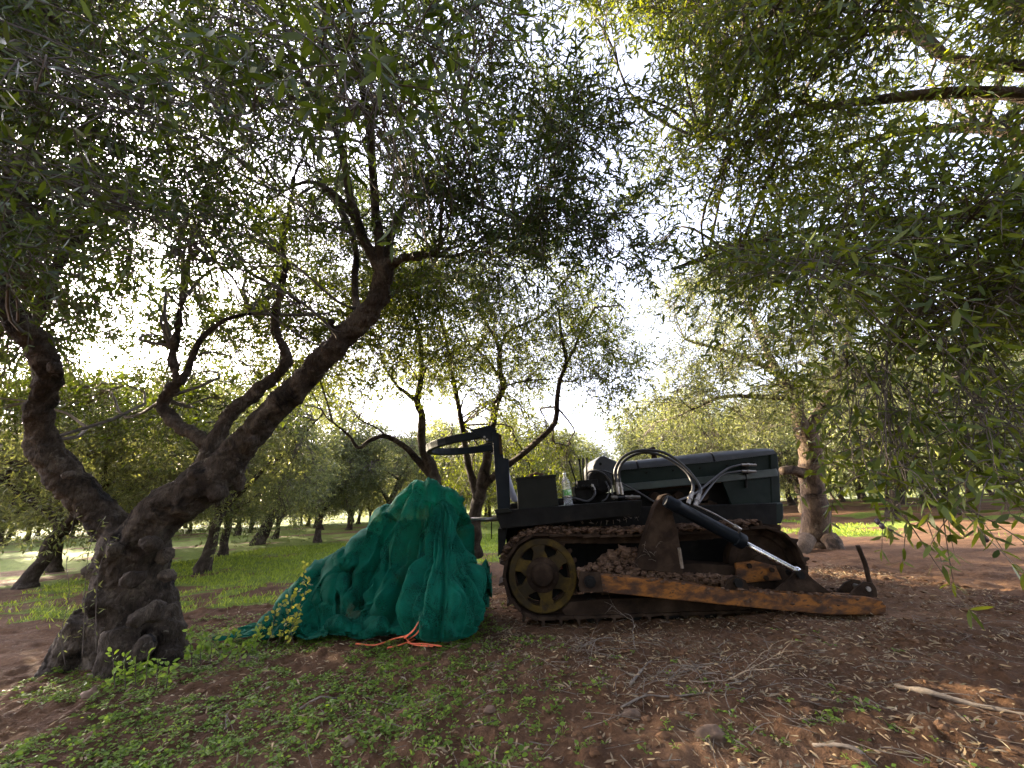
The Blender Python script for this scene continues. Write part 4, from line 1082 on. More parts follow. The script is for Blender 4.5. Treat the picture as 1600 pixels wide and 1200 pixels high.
for q in ((903, 762), (911, 760), (919, 760), (925, 763)): mb.lathe([(0, -.03), (.016, -.03), (.016, .02), (0, .02)], T3(*q, .22), (0, 1, 0), 8)
vb = mb.build('valve_block', M['black'], tractor, bevel=.004)
for (a1, b1), (a2, b2) in (((889, 720), (901, 756)), ((905, 717), (909, 756)), ((910.5, 716), (912, 756)), ((916.5, 715), (917, 754))):
    mb = MB(); P_ = [T3(a1, b1, .3), T3((a1 + a2) / 2, (b1 + b2) / 2, .3), T3(a2, b2, .3)]; mb.tube(P_, [.012, .008, .007], 8)
    mb.build('lever', M['black'], vb, smooth=True)
mb = MB(); q = T3(938, 752, .5); mb.lathe([(0, -.04), (.10, -.04), (.135, -.02), (.14, .05), (.14, .3), (0, .3)], q, (0, 1, 0), 28)
mb.build('air_filter', M['black'], tractor, smooth=False, bevel=.005)
# --- bonnet
HY0, HY1 = .55, 1.15
cw = [(927, 742), (925, 729), (930, 720), (937, 713), (943, 712), (952, 716), (965, 722), (966, 741)]
mb = MB(); mb.prism(TP(cw, HY0), HY0 - .02, HY1 + .02); cowl = mb.build('dash_cowl', M['cap'], tractor, bevel=.02)
mb = MB(); mb.lathe([(0, -.008), (.016, -.008), (.016, .0), (0, 0)], T3(938, 725, HY0 - .02), (0, 1, 0), 12); mb.build('cowl_bolt', M['black'], cowl)
top = [(964, 722), (998, 719), (1117, 706), (1208, 699), (1213, 703)]; low_ = [(1213, 709), (1118, 721), (999, 732), (964, 735)]
# rounded cap: cross sections along x
def cap_sections(pxs, name, par):
    rows_ = []
    for px_ in pxs:
        zt = T(px_, np.interp(px_, [964, 998, 1117, 1208, 1213], [722, 719, 706, 699, 701]), HY0)[1]; xb, zb = T(px_, np.interp(px_, [964, 1118, 1213], [735, 721, 709]), HY0 - .02)
        ym = (HY0 + HY1) / 2; w_ = (HY1 - HY0) / 2 + .02
        rows_.append([(xb, ym + w_ * math.copysign(abs(math.cos(t)) ** .35, math.cos(t)), zb + (zt - zb + .012) * abs(math.sin(t)) ** .55) for t in np.linspace(math.pi, 0, 17)])
    mb = MB(); mb.grid(np.array(rows_), len(rows_), 17); mb.ng += [list(range(17)), [mb.n - 17 + i for i in range(17)][::-1]]
    for i in range(len(rows_) - 1): mb.F[4].append([i * 17, (i + 1) * 17, (i + 1) * 17 + 16, i * 17 + 16])
    return mb.build(name, M['cap'], par, smooth=True)
hood = MB().prism(TP([(966, 734), (1118, 720.5), (1211, 708), (1212, 734), (1120, 744), (968, 759)], HY0), HY0, HY1).build('bonnet', M['dgreen'], tractor, bevel=.006)
for seg in ((964, 975, 996), (999, 1030, 1075, 1115), (1118, 1160, 1200, 1212)):
    o = cap_sections(seg, 'bonnet_cap', hood)
    o.modifiers.new('edge', 'EDGE_SPLIT').split_angle = rad(50)
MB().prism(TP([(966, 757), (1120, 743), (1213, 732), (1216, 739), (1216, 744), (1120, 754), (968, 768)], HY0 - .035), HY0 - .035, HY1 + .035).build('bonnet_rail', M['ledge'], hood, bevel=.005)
MB().prism(TP([(1128, 753), (1215, 744), (1217, 790), (1143, 790)], HY0), HY0 - .01, HY0 + .02).build('radiator_shroud', M['dgreen'], hood, bevel=.004)
MB().prism(TP([(1204, 708), (1215, 706), (1219, 745), (1221, 800), (1206, 800)], HY0 - .02), HY0 - .015, HY1 + .015).build('grille_frame', M['dgreen'], hood, bevel=.008)
for k in range(5):
    q = (1010 + 42 * k, 738.5 - 3.8 * k)
    mb = MB(); mb.lathe([(0, -.008), (.010, -.008), (.012, .0), (0, .0)], T3(*q, HY0), (0, 1, 0), 8); mb.build('bonnet_bolt', M['black'], hood)
MB().prism(TP([(970, 768), (1135, 753), (1150, 800), (972, 810)], HY0 + .12), HY0 + .12, HY1 - .12).build('engine_block', M['black'], tractor, bevel=.02)
mb = MB()
for a1, b1, r1 in ((990, 785, .05), (1025, 778, .06), (1062, 775, .05), (1098, 772, .07), (1112, 790, .05)): mb.lathe([(0, 0), (r1, 0), (r1 * 1.1, .03), (r1 * 1.1, .12), (0, .12)], T3(a1, b1, HY0 + .04), (0, 1, 0), 18)
for a1, a2, b1 in ((980, 1120, 796), (1000, 1090, 765)): mb.tube([T3(a1, b1, HY0 + .06), T3(a2, b1 - 8, HY0 + .06)], .022, 8)
mb.build('engine_parts', M['brown'], tractor, bevel=.003)
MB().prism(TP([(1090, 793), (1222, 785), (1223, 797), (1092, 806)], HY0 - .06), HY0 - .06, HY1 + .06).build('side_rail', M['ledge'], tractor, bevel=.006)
MB().prism(TP([(1211, 788), (1224, 786), (1225, 808), (1221, 818), (1212, 818)], HY0 - .1), HY0 - .1, HY1 + .1).build('front_bumper', M['dgreen'], tractor, bevel=.012)
mb = MB(); ex = np.array(T3(1023, 716, .85)); mb.lathe([(0, -.03), (.032, -.03), (.03, .09), (.036, .10), (.036, .13), (.02, .135), (0, .135)], ex, (-.06, 0, 1), 16)
mb.build('exhaust_stub', M['brown'], tractor, smooth=True)
# --- hoses
def hose(pts, r=.014, yl=None, ends=()):
    Q = [T3(a1, b1, y1) for a1, b1, y1 in pts]
    mb = MB(); C = catmull(Q, 6); mb.tube(C, r, 10); h = mb.build('hydraulic_hose', M['hose'], tractor, smooth=True)
    for e_ in ends:
        i0, i1 = (0, 7) if e_ == 0 else (len(C) - 8, len(C) - 1)
        mb = MB(); A_, B_ = C[i0], C[i1]; mb.tube(np.array([A_, A_ + (B_ - A_) * .45, A_ + (B_ - A_) * .46, A_ + (B_ - A_) * .6, A_ + (B_ - A_) * .61, B_]), [r * 1.35, r * 1.35, r * 1.75, r * 1.75, r * 1.3, r * 1.3], 8)
        mb.build('hose_fitting', M['zinc'], h)
    return h
hose([(966, 772, .3), (964, 757, .3), (961, 735, .28), (974, 714, .25), (999, 704, .2), (1033, 706, .15), (1060, 721, .1), (1082, 743, .05), (1094, 763, .0), (1092, 775, -.05), (1086, 790, -.1)], .015, ends=(0, 1))
hose([(972, 773, .34), (969, 757, .34), (967, 735, .32), (979, 717, .3), (1006, 707, .25), (1037, 713, .18), (1069, 734, .1), (1082, 756, .03), (1081, 772, -.04), (1075, 788, -.1)], .015, ends=(0, 1))
hose([(1181, 726.5, .48), (1161, 726, .46), (1150, 728, .44), (1134, 734, .42), (1109, 753, .35), (1086, 771, .25), (1060, 782, .15), (1050, 786, .1)], .011, ends=(0,))
hose([(1181, 736.5, .48), (1161, 736, .46), (1150, 737, .44), (1128, 742, .42), (1110, 760, .35), (1095, 781, .2), (1088, 790, .05)], .011, ends=(0,))
mb = MB(); mb.prism(TP([(1163, 722), (1168, 722), (1168, 741), (1163, 741)], .49), .47, .55); mb.tube([T3(1165, 738, .52), T3(1166, 762, .53)], .012, 6); mb.build('hose_clamp', M['black'], tractor)
hose([(1000, 777, .3), (980, 776.5, .3), (962, 777, .3), (955, 777, .3)], .013, ends=(0, 1))
hose([(917, 742, .34), (921, 737, .33), (934, 736, .32), (947, 743, .32), (955, 756, .32), (957, 774, .3)], .009)
hose([(926, 736, .38), (940, 735, .38), (958, 741, .4), (965, 751, .4), (1001, 771, .3), (1024, 785, .1), (1040, 792, .0)], .009)
hose([(880, 777, .24), (892, 777, .24), (904, 780, .2), (918, 783, .2), (928, 775, .2), (929, 764, .22), (922, 753, .24)], .011, ends=(1,))
hose([(946, 752, .36), (952, 765, .34), (948, 778, .3), (940, 784, .28)], .008)
# --- second track, mirrored on the far side
o = tk.copy(); COL.objects.link(o); o.parent = tractor; o.location = (0, 1.32, 0)
o = bpy.data.objects['idler'].copy(); COL.objects.link(o); o.parent = tractor; o.location = (0, 1.25, 0)
# the little dry stems caught on the mud
mb = MB()
for k in range(12):
    a1 = RNG.uniform(995, 1030); b1 = RNG.uniform(845, 890); q = np.array(T3(a1, b1, -.12)); d = rand_unit(1)[0] * .07 + np.array([0, -.02, .03])
    mb.tube([q, q + d * .5 + [0, 0, .01], q + d], [.0015, .0012, .0008], 4)
for k in range(40):
    a1 = RNG.uniform(800, 1000); b1 = np.interp(a1, [800, 830, 890, 1000], [850, 828, 820, 808]); q = np.array(T3(a1, b1, RNG.uniform(0, .2))); d = rand_unit(1)[0] * .04
    mb.tube([q, q + d], [.002, .001], 4)
o = mb.build('dry_straw', M['deadwood'], tractor); o['kind'] = 'stuff'

# ================================================================ water bottle on the fender
x, y_, z = T3(889, 792, .2); wl_ = O + np.array([x * ct - z * st_, y_, x * st_ + z * ct])
bot = empty('water_bottle', wl_, (0, -TILT - .02, 0))
tag(bot, 'clear plastic water bottle with a green label standing on the tractor fender', 'bottle')
def plastic():
    m, nt, n, l, out = nmat('clear_plastic')
    p = N(nt, 'ShaderNodeBsdfPrincipled', Roughness=.12); p.inputs['Base Color'].default_value = (.85, .88, .95, 1)
    p.inputs['Transmission Weight'].default_value = .75; p.inputs['IOR'].default_value = 1.3; p.inputs['Alpha'].default_value = .62
    l.new(p.outputs[0], out.inputs[0]); return m
prof = [(.0, .012), (.03, .004), (.043, .006), (.046, .02)] + [(.046 - .003 * (k % 2), .03 + .014 * k) for k in range(7)] + [(.046, .135), (.046, .19), (.043, .20), (.046, .215), (.044, .235), (.034, .262), (.02, .285), (.0145, .295), (.0145, .318)]
mb = MB(); mb.lathe(prof, (0, 0, 0), (0, 0, 1), 28); mb.build('bottle_body', plastic(), bot, smooth=True)
mb = MB(); mb.lathe([(.0472, .112), (.0472, .168)], (0, 0, 0), (0, 0, 1), 28)
mb.build('label', surf_mat('green_label', [(.35, (.05, .22, .04)), (.5, (.10, .34, .07)), (.6, (.5, .6, .5)), (.75, (.12, .3, .08))], 22, .4, bumps=()), bot, smooth=True)
mb = MB(); mb.lathe([(.0, .335), (.015, .335), (.0165, .332), (.0165, .315), (.0, .315)], (0, 0, 0), (0, 0, 1), 20); mb.build('cap', surf_mat('white_cap', [(.3, (.55, .58, .65)), (.7, (.65, .68, .72))], 9, .4, bumps=()), bot, smooth=True)
# ================================================================ the heap of harvest net
def net_sim():
    """a square of net falls over the lumps of net bundled beneath it (position based cloth)"""
    lumps = []
    for a, b_, Y, r, sq in ((696, 766, 4.05, .15, 1.0), (668, 762, 4.05, .16, 1.0), (710, 772, 4.05, .12, 1), (655, 800, 4.05, .22, 1.2), (625, 845, 4.05, .26, 1.1), (600, 880, 4.05, .27, 1), (565, 895, 4.1, .24, .9),
                            (670, 850, 4.0, .27, 1.3), (690, 800, 4.0, .15, 1.4), (650, 920, 4.0, .38, 1), (580, 940, 4.0, .30, .8), (520, 960, 4.0, .20, .7), (475, 968, 3.95, .20, .8), (430, 985, 3.9, .15, .7), (395, 998, 3.86, .10, .7), (505, 930, 4.05, .16, 1), (550, 915, 4.0, .2, 1),
                            (690, 935, 3.75, .2, 1.2), (545, 850, 4.15, .13, 1.2), (500, 905, 4.1, .12, 1)):
        lumps.append((py_(a, b_, Y), r, sq))
    C = np.array([l[0] for l in lumps]); R = np.array([l[1] for l in lumps]); Q = np.array([l[2] for l in lumps])
    nx, ny = 150, 110
    U, W = np.meshgrid(np.linspace(0, 1, nx), np.linspace(0, 1, ny), indexing='ij')
    def top(X, Y):
        z = hgt(X, Y) + .02
        for c, r, q in zip(C, R, Q):
            d2 = (X - c[0]) ** 2 + (Y - c[1]) ** 2
            z = np.maximum(z, np.where(d2 < r * r, c[2] + q * np.sqrt(np.maximum(r * r - d2, 0)), -9))
        return z
    X = -2.48 + 2.16 * U ** .9
    wd = np.interp(X, [-2.5, -2.1, -1.6, -1.1, -.6, .05], [.34, .5, .75, 1.05, 1.2, 1.0])
    yc = np.interp(X, [-2.5, -1.6, -1.1, -.6, .05], [3.92, 4.0, 4.04, 4.02, 3.98])
    X = X + .07 * (fbm(W * 7, U * 4, oct=2) - .5) * 2
    Y = yc + (W - .5) * wd + .10 * (fbm(U * 9 + 5, W * 2, oct=2) - .5) * 2
    rg = np.random.default_rng(11)
    # even spacing along each strip's own length, so that steep sides get as many threads as flat ground
    for k in range(nx):
        yd = np.linspace(Y[k, 0], Y[k, -1], 500); xd = np.interp(yd, Y[k], X[k]) if Y[k, -1] > Y[k, 0] else np.full(500, X[k].mean())
        zd = top(xd, yd); zd = np.convolve(np.pad(zd, 8, mode='edge'), np.ones(17) / 17, 'valid')
        al = np.r_[0, np.cumsum(np.sqrt(np.diff(xd) ** 2 + np.diff(yd) ** 2 + np.diff(zd) ** 2))]
        q = np.linspace(0, al[-1], ny); Y[k] = np.interp(q, al, yd); X[k] = np.interp(q, al, xd)
    P = np.stack([X, Y, top(X, Y)], -1)
    for _ in range(3): P[1:-1, 1:-1, 2] = .2 * (P[1:-1, 1:-1, 2] + P[:-2, 1:-1, 2] + P[2:, 1:-1, 2] + P[1:-1, :-2, 2] + P[1:-1, 2:, 2])
    Lrest = P.copy()
    crm = .05 * fbm(U * 16, W * 12, oct=3) + .09 * np.clip(fbm(U * 7 + 9, W * 5 + 3, oct=3) - .42, 0, 1)   # thickness of the layers below
    P[..., 2] += .06 + .22 * (fbm(U * 13, W * 9 + 7, oct=3) - .3)
    P[..., 1] += .10 * (fbm(U * 14 + 3, W * 10, oct=3) - .5)
    V = np.zeros_like(P); crmf = crm.ravel()
    EX = 1.0 + .75 * fbm(U * 4 + 2, W * 4, oct=2)
    S = slice
    sets = []
    for o in (0, 1):
        sets.append(((S(o, nx - 1, 2), S(None)), (S(o + 1, None, 2), S(None)), None, 1.0))
        sets.append(((S(None), S(o, ny - 1, 2)), (S(None), S(o + 1, None, 2)), None, 1.0))
    for o in (0, 1):
        sets.append(((S(o, nx - 1, 2), S(0, ny - 1)), (S(o + 1, None, 2), S(1, ny)), None, .25))
        sets.append(((S(o, nx - 1, 2), S(1, ny)), (S(o + 1, None, 2), S(0, ny - 1)), None, .25))
    for o in (0, 1, 2, 3):
        if o < 2:
            sets.append(((S(o, nx - 2, 4), S(None)), (S(o + 2, None, 4), S(None)), None, .05))
            sets.append(((S(None), S(o, ny - 2, 4)), (S(None), S(o + 2, None, 4)), None, .05))
    s2 = []
    for sa, sb, L, kk in sets:
        a = Lrest[sa]; b = Lrest[sb]; m0 = min(a.shape[0], b.shape[0]); m1 = min(a.shape[1], b.shape[1])
        L = np.sqrt(((a[:m0, :m1] - b[:m0, :m1]) ** 2).sum(-1, keepdims=True)) * EX[sa][:m0, :m1, None]
        s2.append((sa, sb, np.clip(L, .008, .45), kk, m0, m1))
    def collide(P):
        f = P.reshape(-1, 3); hit = np.zeros(len(f), bool)
        for c, r, q in zip(C, R, Q):
            w = np.nonzero((np.abs(f[:, 0] - c[0]) < r) & (np.abs(f[:, 1] - c[1]) < r))[0]
            if not len(w): continue
            d = f[w] - c; d[:, 2] = np.maximum(d[:, 2], 0) / q      # a column below its rounded top
            n = np.sqrt((d * d).sum(1)) + 1e-9; ins = n < r
            if ins.any():
                g = d[ins] / n[ins, None] * r; j = w[ins]
                top = f[j, 2] >= c[2]
                f[j, 0] = c[0] + g[:, 0]; f[j, 1] = c[1] + g[:, 1]
                f[j[top], 2] = c[2] + g[top, 2] * q
                hit[j] = True
        gz_ = hgt(f[:, 0], f[:, 1]) + .012 + crmf
        lo = f[:, 2] < gz_; f[lo, 2] = gz_[lo]
        return f.reshape(P.shape), hit | lo, lo
    dt = 1 / 50
    for it in range(30):
        V[..., 2] -= 9.8 * dt; V *= .965
        prev = P.copy(); P = P + V * dt
        for k in range(5):
            for sa, sb, L, kk, m0, m1 in s2:
                a = P[sa]; b = P[sb]
                a = a[:m0, :m1]; b = b[:m0, :m1]
                d = b - a; n = np.sqrt((d * d).sum(-1, keepdims=True)) + 1e-9
                c = d * (.5 * kk * (n - L) / n)
                P[sa][:m0, :m1] += c; P[sb][:m0, :m1] -= c
            if k % 2 == 0: P, hit, lo = collide(P)
        f = P.reshape(-1, 3); pf_ = prev.reshape(-1, 3)
        fr = np.where(lo, .85, .35)[:, None] * hit[:, None]
        f = f + (pf_ - f) * fr * np.array([1, 1, 0.0]); P = f.reshape(P.shape)
        V = (P - prev) / dt
        sp_ = np.sqrt((V * V).sum(-1, keepdims=True)); V *= np.minimum(1, 4 / (sp_ + 1e-9))
    return P, nx, ny
def net_mat():
    m, nt, n, l, out = nmat('green_net')
    tc = n.new('ShaderNodeTexCoord'); v = tc.outputs['UV']
    obj = tc.outputs['Object']
    col = ramp(nt, noise(nt, 5, 4, .6, obj), [(.3, (.0, .062, .040)), (.7, (.001, .135, .088))])
    wv = ramp(nt, noise(nt, 160, 2, .6, obj), [(.35, (.75, .8, .8)), (.65, (1.15, 1.2, 1.2))])
    col = mixc(nt, 1.0, col, wv, 'MULTIPLY')
    d = N(nt, 'ShaderNodeBsdfPrincipled', Roughness=.75); l.new(col, d.inputs['Base Color'])
    d.inputs['Specular IOR Level'].default_value = .15
    d.inputs['Sheen Weight'].default_value = .12; d.inputs['Sheen Tint'].default_value = (.3, .9, .7, 1)
    t = n.new('ShaderNodeBsdfTranslucent'); l.new(col, t.inputs[0])
    mx = N(nt, 'ShaderNodeMixShader'); mx.inputs[0].default_value = .38
    l.new(d.outputs[0], mx.inputs[1]); l.new(t.outputs[0], mx.inputs[2])
    tr = n.new('ShaderNodeBsdfTransparent'); tr.inputs[0].default_value = (.75, 1, .9, 1)
    m2 = N(nt, 'ShaderNodeMixShader'); m2.inputs[0].default_value = .15
    b = N(nt, 'ShaderNodeBump', Strength=.2, Distance=.01); l.new(noise(nt, 22, 6, .65, obj, 1.0), b.inputs['Height'])
    l.new(b.outputs[0], d.inputs['Normal']); l.new(b.outputs[0], t.inputs['Normal'])
    l.new(mx.outputs[0], m2.inputs[1]); l.new(tr.outputs[0], m2.inputs[2]); l.new(m2.outputs[0], out.inputs[0])
    return m
P, nx_, ny_ = net_sim()
def normals(P):
    a = np.gradient(P, axis=0); b = np.gradient(P, axis=1); return unit(np.cross(a, b))
def up2x(P):
    n0, n1, _ = P.shape
    i0 = np.linspace(0, n0 - 1, n0 * 2 - 1); Q = np.stack([np.stack([np.interp(i0, np.arange(n0), P[:, j, k]) for j in range(n1)], 1) for k in range(3)], -1)
    i1 = np.linspace(0, n1 - 1, n1 * 2 - 1); return np.stack([np.stack([np.interp(i1, np.arange(n1), Q[j, :, k]) for j in range(Q.shape[0])], 0) for k in range(3)], -1)
def blur(A, n=1):
    for _ in range(n):
        B = A.copy(); B[1:-1, 1:-1] = (A[1:-1, 1:-1] * 2 + A[:-2, 1:-1] + A[2:, 1:-1] + A[1:-1, :-2] + A[1:-1, 2:]) / 6; A = B
    return A
P = up2x(blur(up2x(P), 2))
ridge = lambda n, p=1.0: (1 - np.abs(2 * n - 1)) ** p
def folds(P, K, amp, seed, lean=0.0, f1=3.0):
    """gathers running down from the knot K: rounded ridges, sharp creases"""
    d = P - K; r = np.sqrt((d * d).sum(-1)) + 1e-6
    s = np.arctan2(d[..., 0] * .9 + lean * d[..., 2], np.maximum(-d[..., 2], .02) + .35)
    s2 = np.arctan2(d[..., 1], d[..., 0])
    w = fbm(P[..., 0] * 2.2 + seed, P[..., 2] * 2.2, P[..., 1] * 2.2, oct=2) * 1.1
    a = ridge(vnoise(s * f1 + w * 1.6 + seed, r * .6 + s2 * .6 + seed), .8)
    b = ridge(vnoise(s * f1 * 2.6 + w * 3 + seed + 30, r * .9 + s2 * 1.0), .8)
    c = ridge(fbm(P[..., 0] * 4 + seed, P[..., 1] * 4, P[..., 2] * 4 + 9, oct=2), 1)
    e = ridge(fbm(P[..., 0] * 10 + seed, P[..., 1] * 10, P[..., 2] * 10 + 3, oct=3), 1)
    g = sstep(.02, .4, r)
    a, b = a ** 1.0, b ** .9
    return amp * ((a - .5) * 1.0 + (b - .5) * .6 + (c - .6) * .22) * (.35 + .65 * g) + amp * .05 * (e - .5)
KN = py_(694, 755, 3.86)
Nn = unit(blur(normals(P), 24))
hgt_rel = np.clip((P[..., 2] - hgt(P[..., 0], P[..., 1])) / .22 - .3, 0, 1)
Nn = Nn * np.where((Nn[..., 1:2] > .0) & (np.abs(Nn[..., 2:3]) < .5), 1, 1)
sgn = np.sign((Nn * np.array([0, -.4, 1.0])).sum(-1).mean())
dsp = folds(P, KN, .25, 3.3, .5, 6.0)
def creases(P, K, seed):
    d = P - K; r = np.sqrt((d * d).sum(-1)) + 1e-6
    s = np.arctan2(d[..., 0] + .5 * d[..., 2], np.maximum(-d[..., 2], .02) + .3)
    w = fbm(P[..., 0] * 3 + seed, P[..., 2] * 3, P[..., 1] * 3, oct=2)
    n1 = vnoise(s * 13 + w * 5, r * 1.0 + w * 1.2 + seed); n2 = vnoise(s * 27 + w * 9 + 7, r * 1.8 + w * 2 + seed)
    n3 = vnoise(P[..., 0] * 9 + P[..., 2] * 7 + w * 4, P[..., 2] * 3 - P[..., 0] * 2 + seed, P[..., 1] * 4)
    cr_ = lambda n, p: -(1 - np.abs(2 * n - 1)) ** p
    return .075 * cr_(n1, 2.5) + .03 * cr_(n2, 2) + .018 * cr_(n3, 3)
dsp = dsp + .045 + creases(P, KN, 4.4) * sstep(.03, .25, np.sqrt(((P - KN) ** 2).sum(-1)))
dsp = dsp * (.3 + .6 * sstep(.1, .6, KN[2] + .12 - P[..., 2]))
# the deep fold between the heap and the hanging sack
gx_w = P[..., 0] + .97 - .12 * np.clip(P[..., 2], 0, 1) + .05 * (fbm(P[..., 2] * 4, P[..., 0] * 0 + 2, oct=2) - .5)
dsp = dsp - .20 * np.exp(-(gx_w / .075) ** 2) * (1 - sstep(.75, 1.0, P[..., 2])) - .10 * sstep(0, .2, gx_w) * (1 - sstep(.8, 1.05, P[..., 2]))
P = P + Nn * sgn * (dsp * hgt_rel)[..., None]
P[..., 2] = np.maximum(P[..., 2], hgt(P[..., 0], P[..., 1]) - .01)
# the gathered sack end of the net hanging in front, drawn in at the knot
m0, m1 = 220, 360
v = np.linspace(0, 1, m0); th = np.linspace(0, 2 * np.pi, m1, endpoint=False)
zc_ = np.interp(v, [0, .15, .4, .75, 1], [1.04, .9, .6, .2, -.015])
xc_ = np.interp(v, [0, .3, .6, 1], [KN[0] + .01, KN[0] + .03, KN[0] + .09, KN[0] + .10])
ycn = np.interp(v, [0, .3, .7, 1], [3.80, 3.68, 3.54, 3.52])
rv = np.interp(v, [0, .06, .14, .25, .38, .5, .62, .74, .85, .93, .98, 1.0], [.03, .10, .12, .135, .17, .24, .30, .325, .315, .27, .17, .02])
rv = np.convolve(np.pad(rv, 4, mode='edge'), np.ones(9) / 9, 'valid')
Vv, Th = np.meshgrid(v, th, indexing='ij')
cx_, sy_ = np.cos(Th), np.sin(Th)
fo = ridge(vnoise(cx_ * 3.2 + 5 + Vv * .9, sy_ * 3.2 + 2 + Vv * .5), .8) * .55 + ridge(vnoise(cx_ * 7 + 8 + Vv * 1.5, sy_ * 7 + 4), .8) * .28 + ridge(fbm(cx_ * 2.5, sy_ * 2.5, Vv * 5 + 4, oct=2)) * .35
sh = .07 * np.exp(-((Th - .1) / .5) ** 2 - ((Vv - .52) / .09) ** 2) + .05 * np.exp(-((Th - 6.2) / .4) ** 2 - ((Vv - .55) / .1) ** 2)
amp = np.interp(Vv, [0, .2, .6, .9, 1], [.03, .13, .17, .12, .0])
Rr = rv[:, None] + (fo - .55) * amp + sh + .012 * (ridge(fbm(cx_ * 9 + 3, sy_ * 9, Vv * 16, oct=3)) - .5)
Bq = np.stack([xc_[:, None] + rv[:, None] * cx_, ycn[:, None] + rv[:, None] * sy_, zc_[:, None] + 0 * Th], -1)
Rr = Rr + creases(Bq, KN, 8.1) * np.interp(Vv, [0, .12, .9, 1], [.2, 1, .8, 0])
B = np.stack([xc_[:, None] + Rr * cx_, ycn[:, None] + Rr * sy_ * .8, zc_[:, None] + 0 * Rr + .05 * (vnoise(cx_ * 2, sy_ * 2) - .5) * np.sin(Vv * 3.14)], -1)
for A_ in (P, B):
    A_[..., 0] = np.where(A_[..., 0] > -.30, -.30 + .13 * np.tanh((A_[..., 0] + .30) / .13), A_[..., 0])
a0, a1, _ = P.shape
i = np.arange(a0 * a1).reshape(a0, a1)
q1 = np.stack([i[:-1, :-1], i[1:, :-1], i[1:, 1:], i[:-1, 1:]], -1).reshape(-1, 4)
i = np.arange(m0 * m1).reshape(m0, m1); i = np.concatenate([i, i[:, :1]], 1)
q2 = np.stack([i[:-1, :-1], i[:-1, 1:], i[1:, 1:], i[1:, :-1]], -1).reshape(-1, 4) + a0 * a1
nme = np_mesh('harvest_net', np.concatenate([P.reshape(-1, 3), B.reshape(-1, 3)]), np.concatenate([q1, q2]), smooth=True)
net = link('harvest_net', nme, net_mat())
tag(net, 'heap of green olive harvest net draped in deep folds behind the tractor', 'net')
# ================================================================ ground cover and small things
def on_ground(n, fx, fy, dens):
    x = fx(n); y = fy(n); k = RNG.random(n) < dens(x, y)
    x, y = x[k], y[k]; return np.stack([x, y, hfull(x, y)], 1)
# cords under the net
M['cord'] = surf_mat('orange_cord', [(.3, (.50, .085, .03)), (.7, (.72, .16, .07))], 12, .5, bumps=())
def gp(a, b_, dz=.012):
    p = gnd(a, b_); p[2] = float(hfull(p[0], p[1])) + dz; return p
cd = empty('cord_tangle', gp(630, 1000)); tag(cd, 'tangle of orange red cords trailing from under the green net', 'cord')
for pts in ([(655, 965, .12), (640, 985, .07), (615, 997, .015), (585, 1004, .01), (555, 1005, .01)], [(662, 968, .12), (650, 985, .05), (637, 995, .02), (640, 1004, .01), (660, 1006, .01), (690, 1006, .01)],
            [(668, 985, .04), (650, 998, .02), (625, 1003, .01), (605, 1006, .01)], [(650, 975, .10), (634, 990, .06), (632, 999, .03), (645, 1005, .012), (676, 1008, .01)]):
    mb = MB(); mb.tube(catmull([py_(a, b_ + 6, 3.30) if h >= .04 else gp(a, b_ + 9, h * 1.3 + .012) for a, b_, h in pts], 6), .0055, 7)
    attach(mb.build('cord', M['cord'], None, smooth=True), cd)

# clover and seedlings
def weed_density(x, y):
    n = fbm(x * 1.3 + 9, y * 1.6 + 3, oct=3); n2 = fbm(x * 5 + 1, y * 5, oct=2)
    left = 1 - sstep(-1.0, .7, x)
    d = sstep(.54 - .13 * left, .60 - .10 * left, n * .7 + n2 * .3) * (.3 + .7 * left)
    d = d * (1 - .8 * sstep(1.2, 2.6, x)) * (1 - sstep(3.6, 5.0, y) * .8)
    d = d * (1 - .6 * sstep(-.5, .4, x))
    return d
pos = on_ground(19000, lambda n: RNG.uniform(-3.4, 3.2, n), lambda n: RNG.uniform(.6, 1, n) * 0 + .7 + 4.2 * RNG.random(n) ** 1.1, weed_density)
def sprigs(pos, size, nl, rise=.5):
    n = len(pos)
    B = np.repeat(pos, nl, 0); az = RNG.uniform(0, 2 * np.pi, n * nl)
    D = unit(np.stack([np.cos(az), np.sin(az), RNG.uniform(.1, rise, n * nl) * 2], 1))
    L = RNG.uniform(*size, n * nl)
    tip = B + D * L[:, None] * 1.1 + np.array([0, 0, .004])
    hz_ = unit(np.stack([np.cos(az), np.sin(az), RNG.uniform(-.35, .35, n * nl)], 1))
    V, F = leaf_geo(tip, hz_, L * .9, L * RNG.uniform(.6, .9, n * nl), .15, True, NR=np.tile(np.array([[0, 0, 1.0]]), (n * nl, 1)) + RNG.normal(size=(n * nl, 3)) * .35)
    TV, TF = tubes3(np.stack([B, (B + tip) / 2 + [0, 0, .002], tip], 1), .0012, .0008)
    return V, F, TV, TF
cr = Crown(); cr.add(*sprigs(pos, (.009, .022), 6))
big = pos[RNG.random(len(pos)) < .04]; cr.add(*sprigs(big, (.02, .034), 5, .9))
o = link('clover_weeds', np_mesh('clover_weeds', np.concatenate(cr.V + cr.TV), [np.concatenate(cr.F3), np.concatenate(cr.F4 + [f + cr.n for f in cr.TF])]), M['weed'])
tag(o, 'low green clover and seedlings sprouting through the soil', 'weeds', kind='stuff')
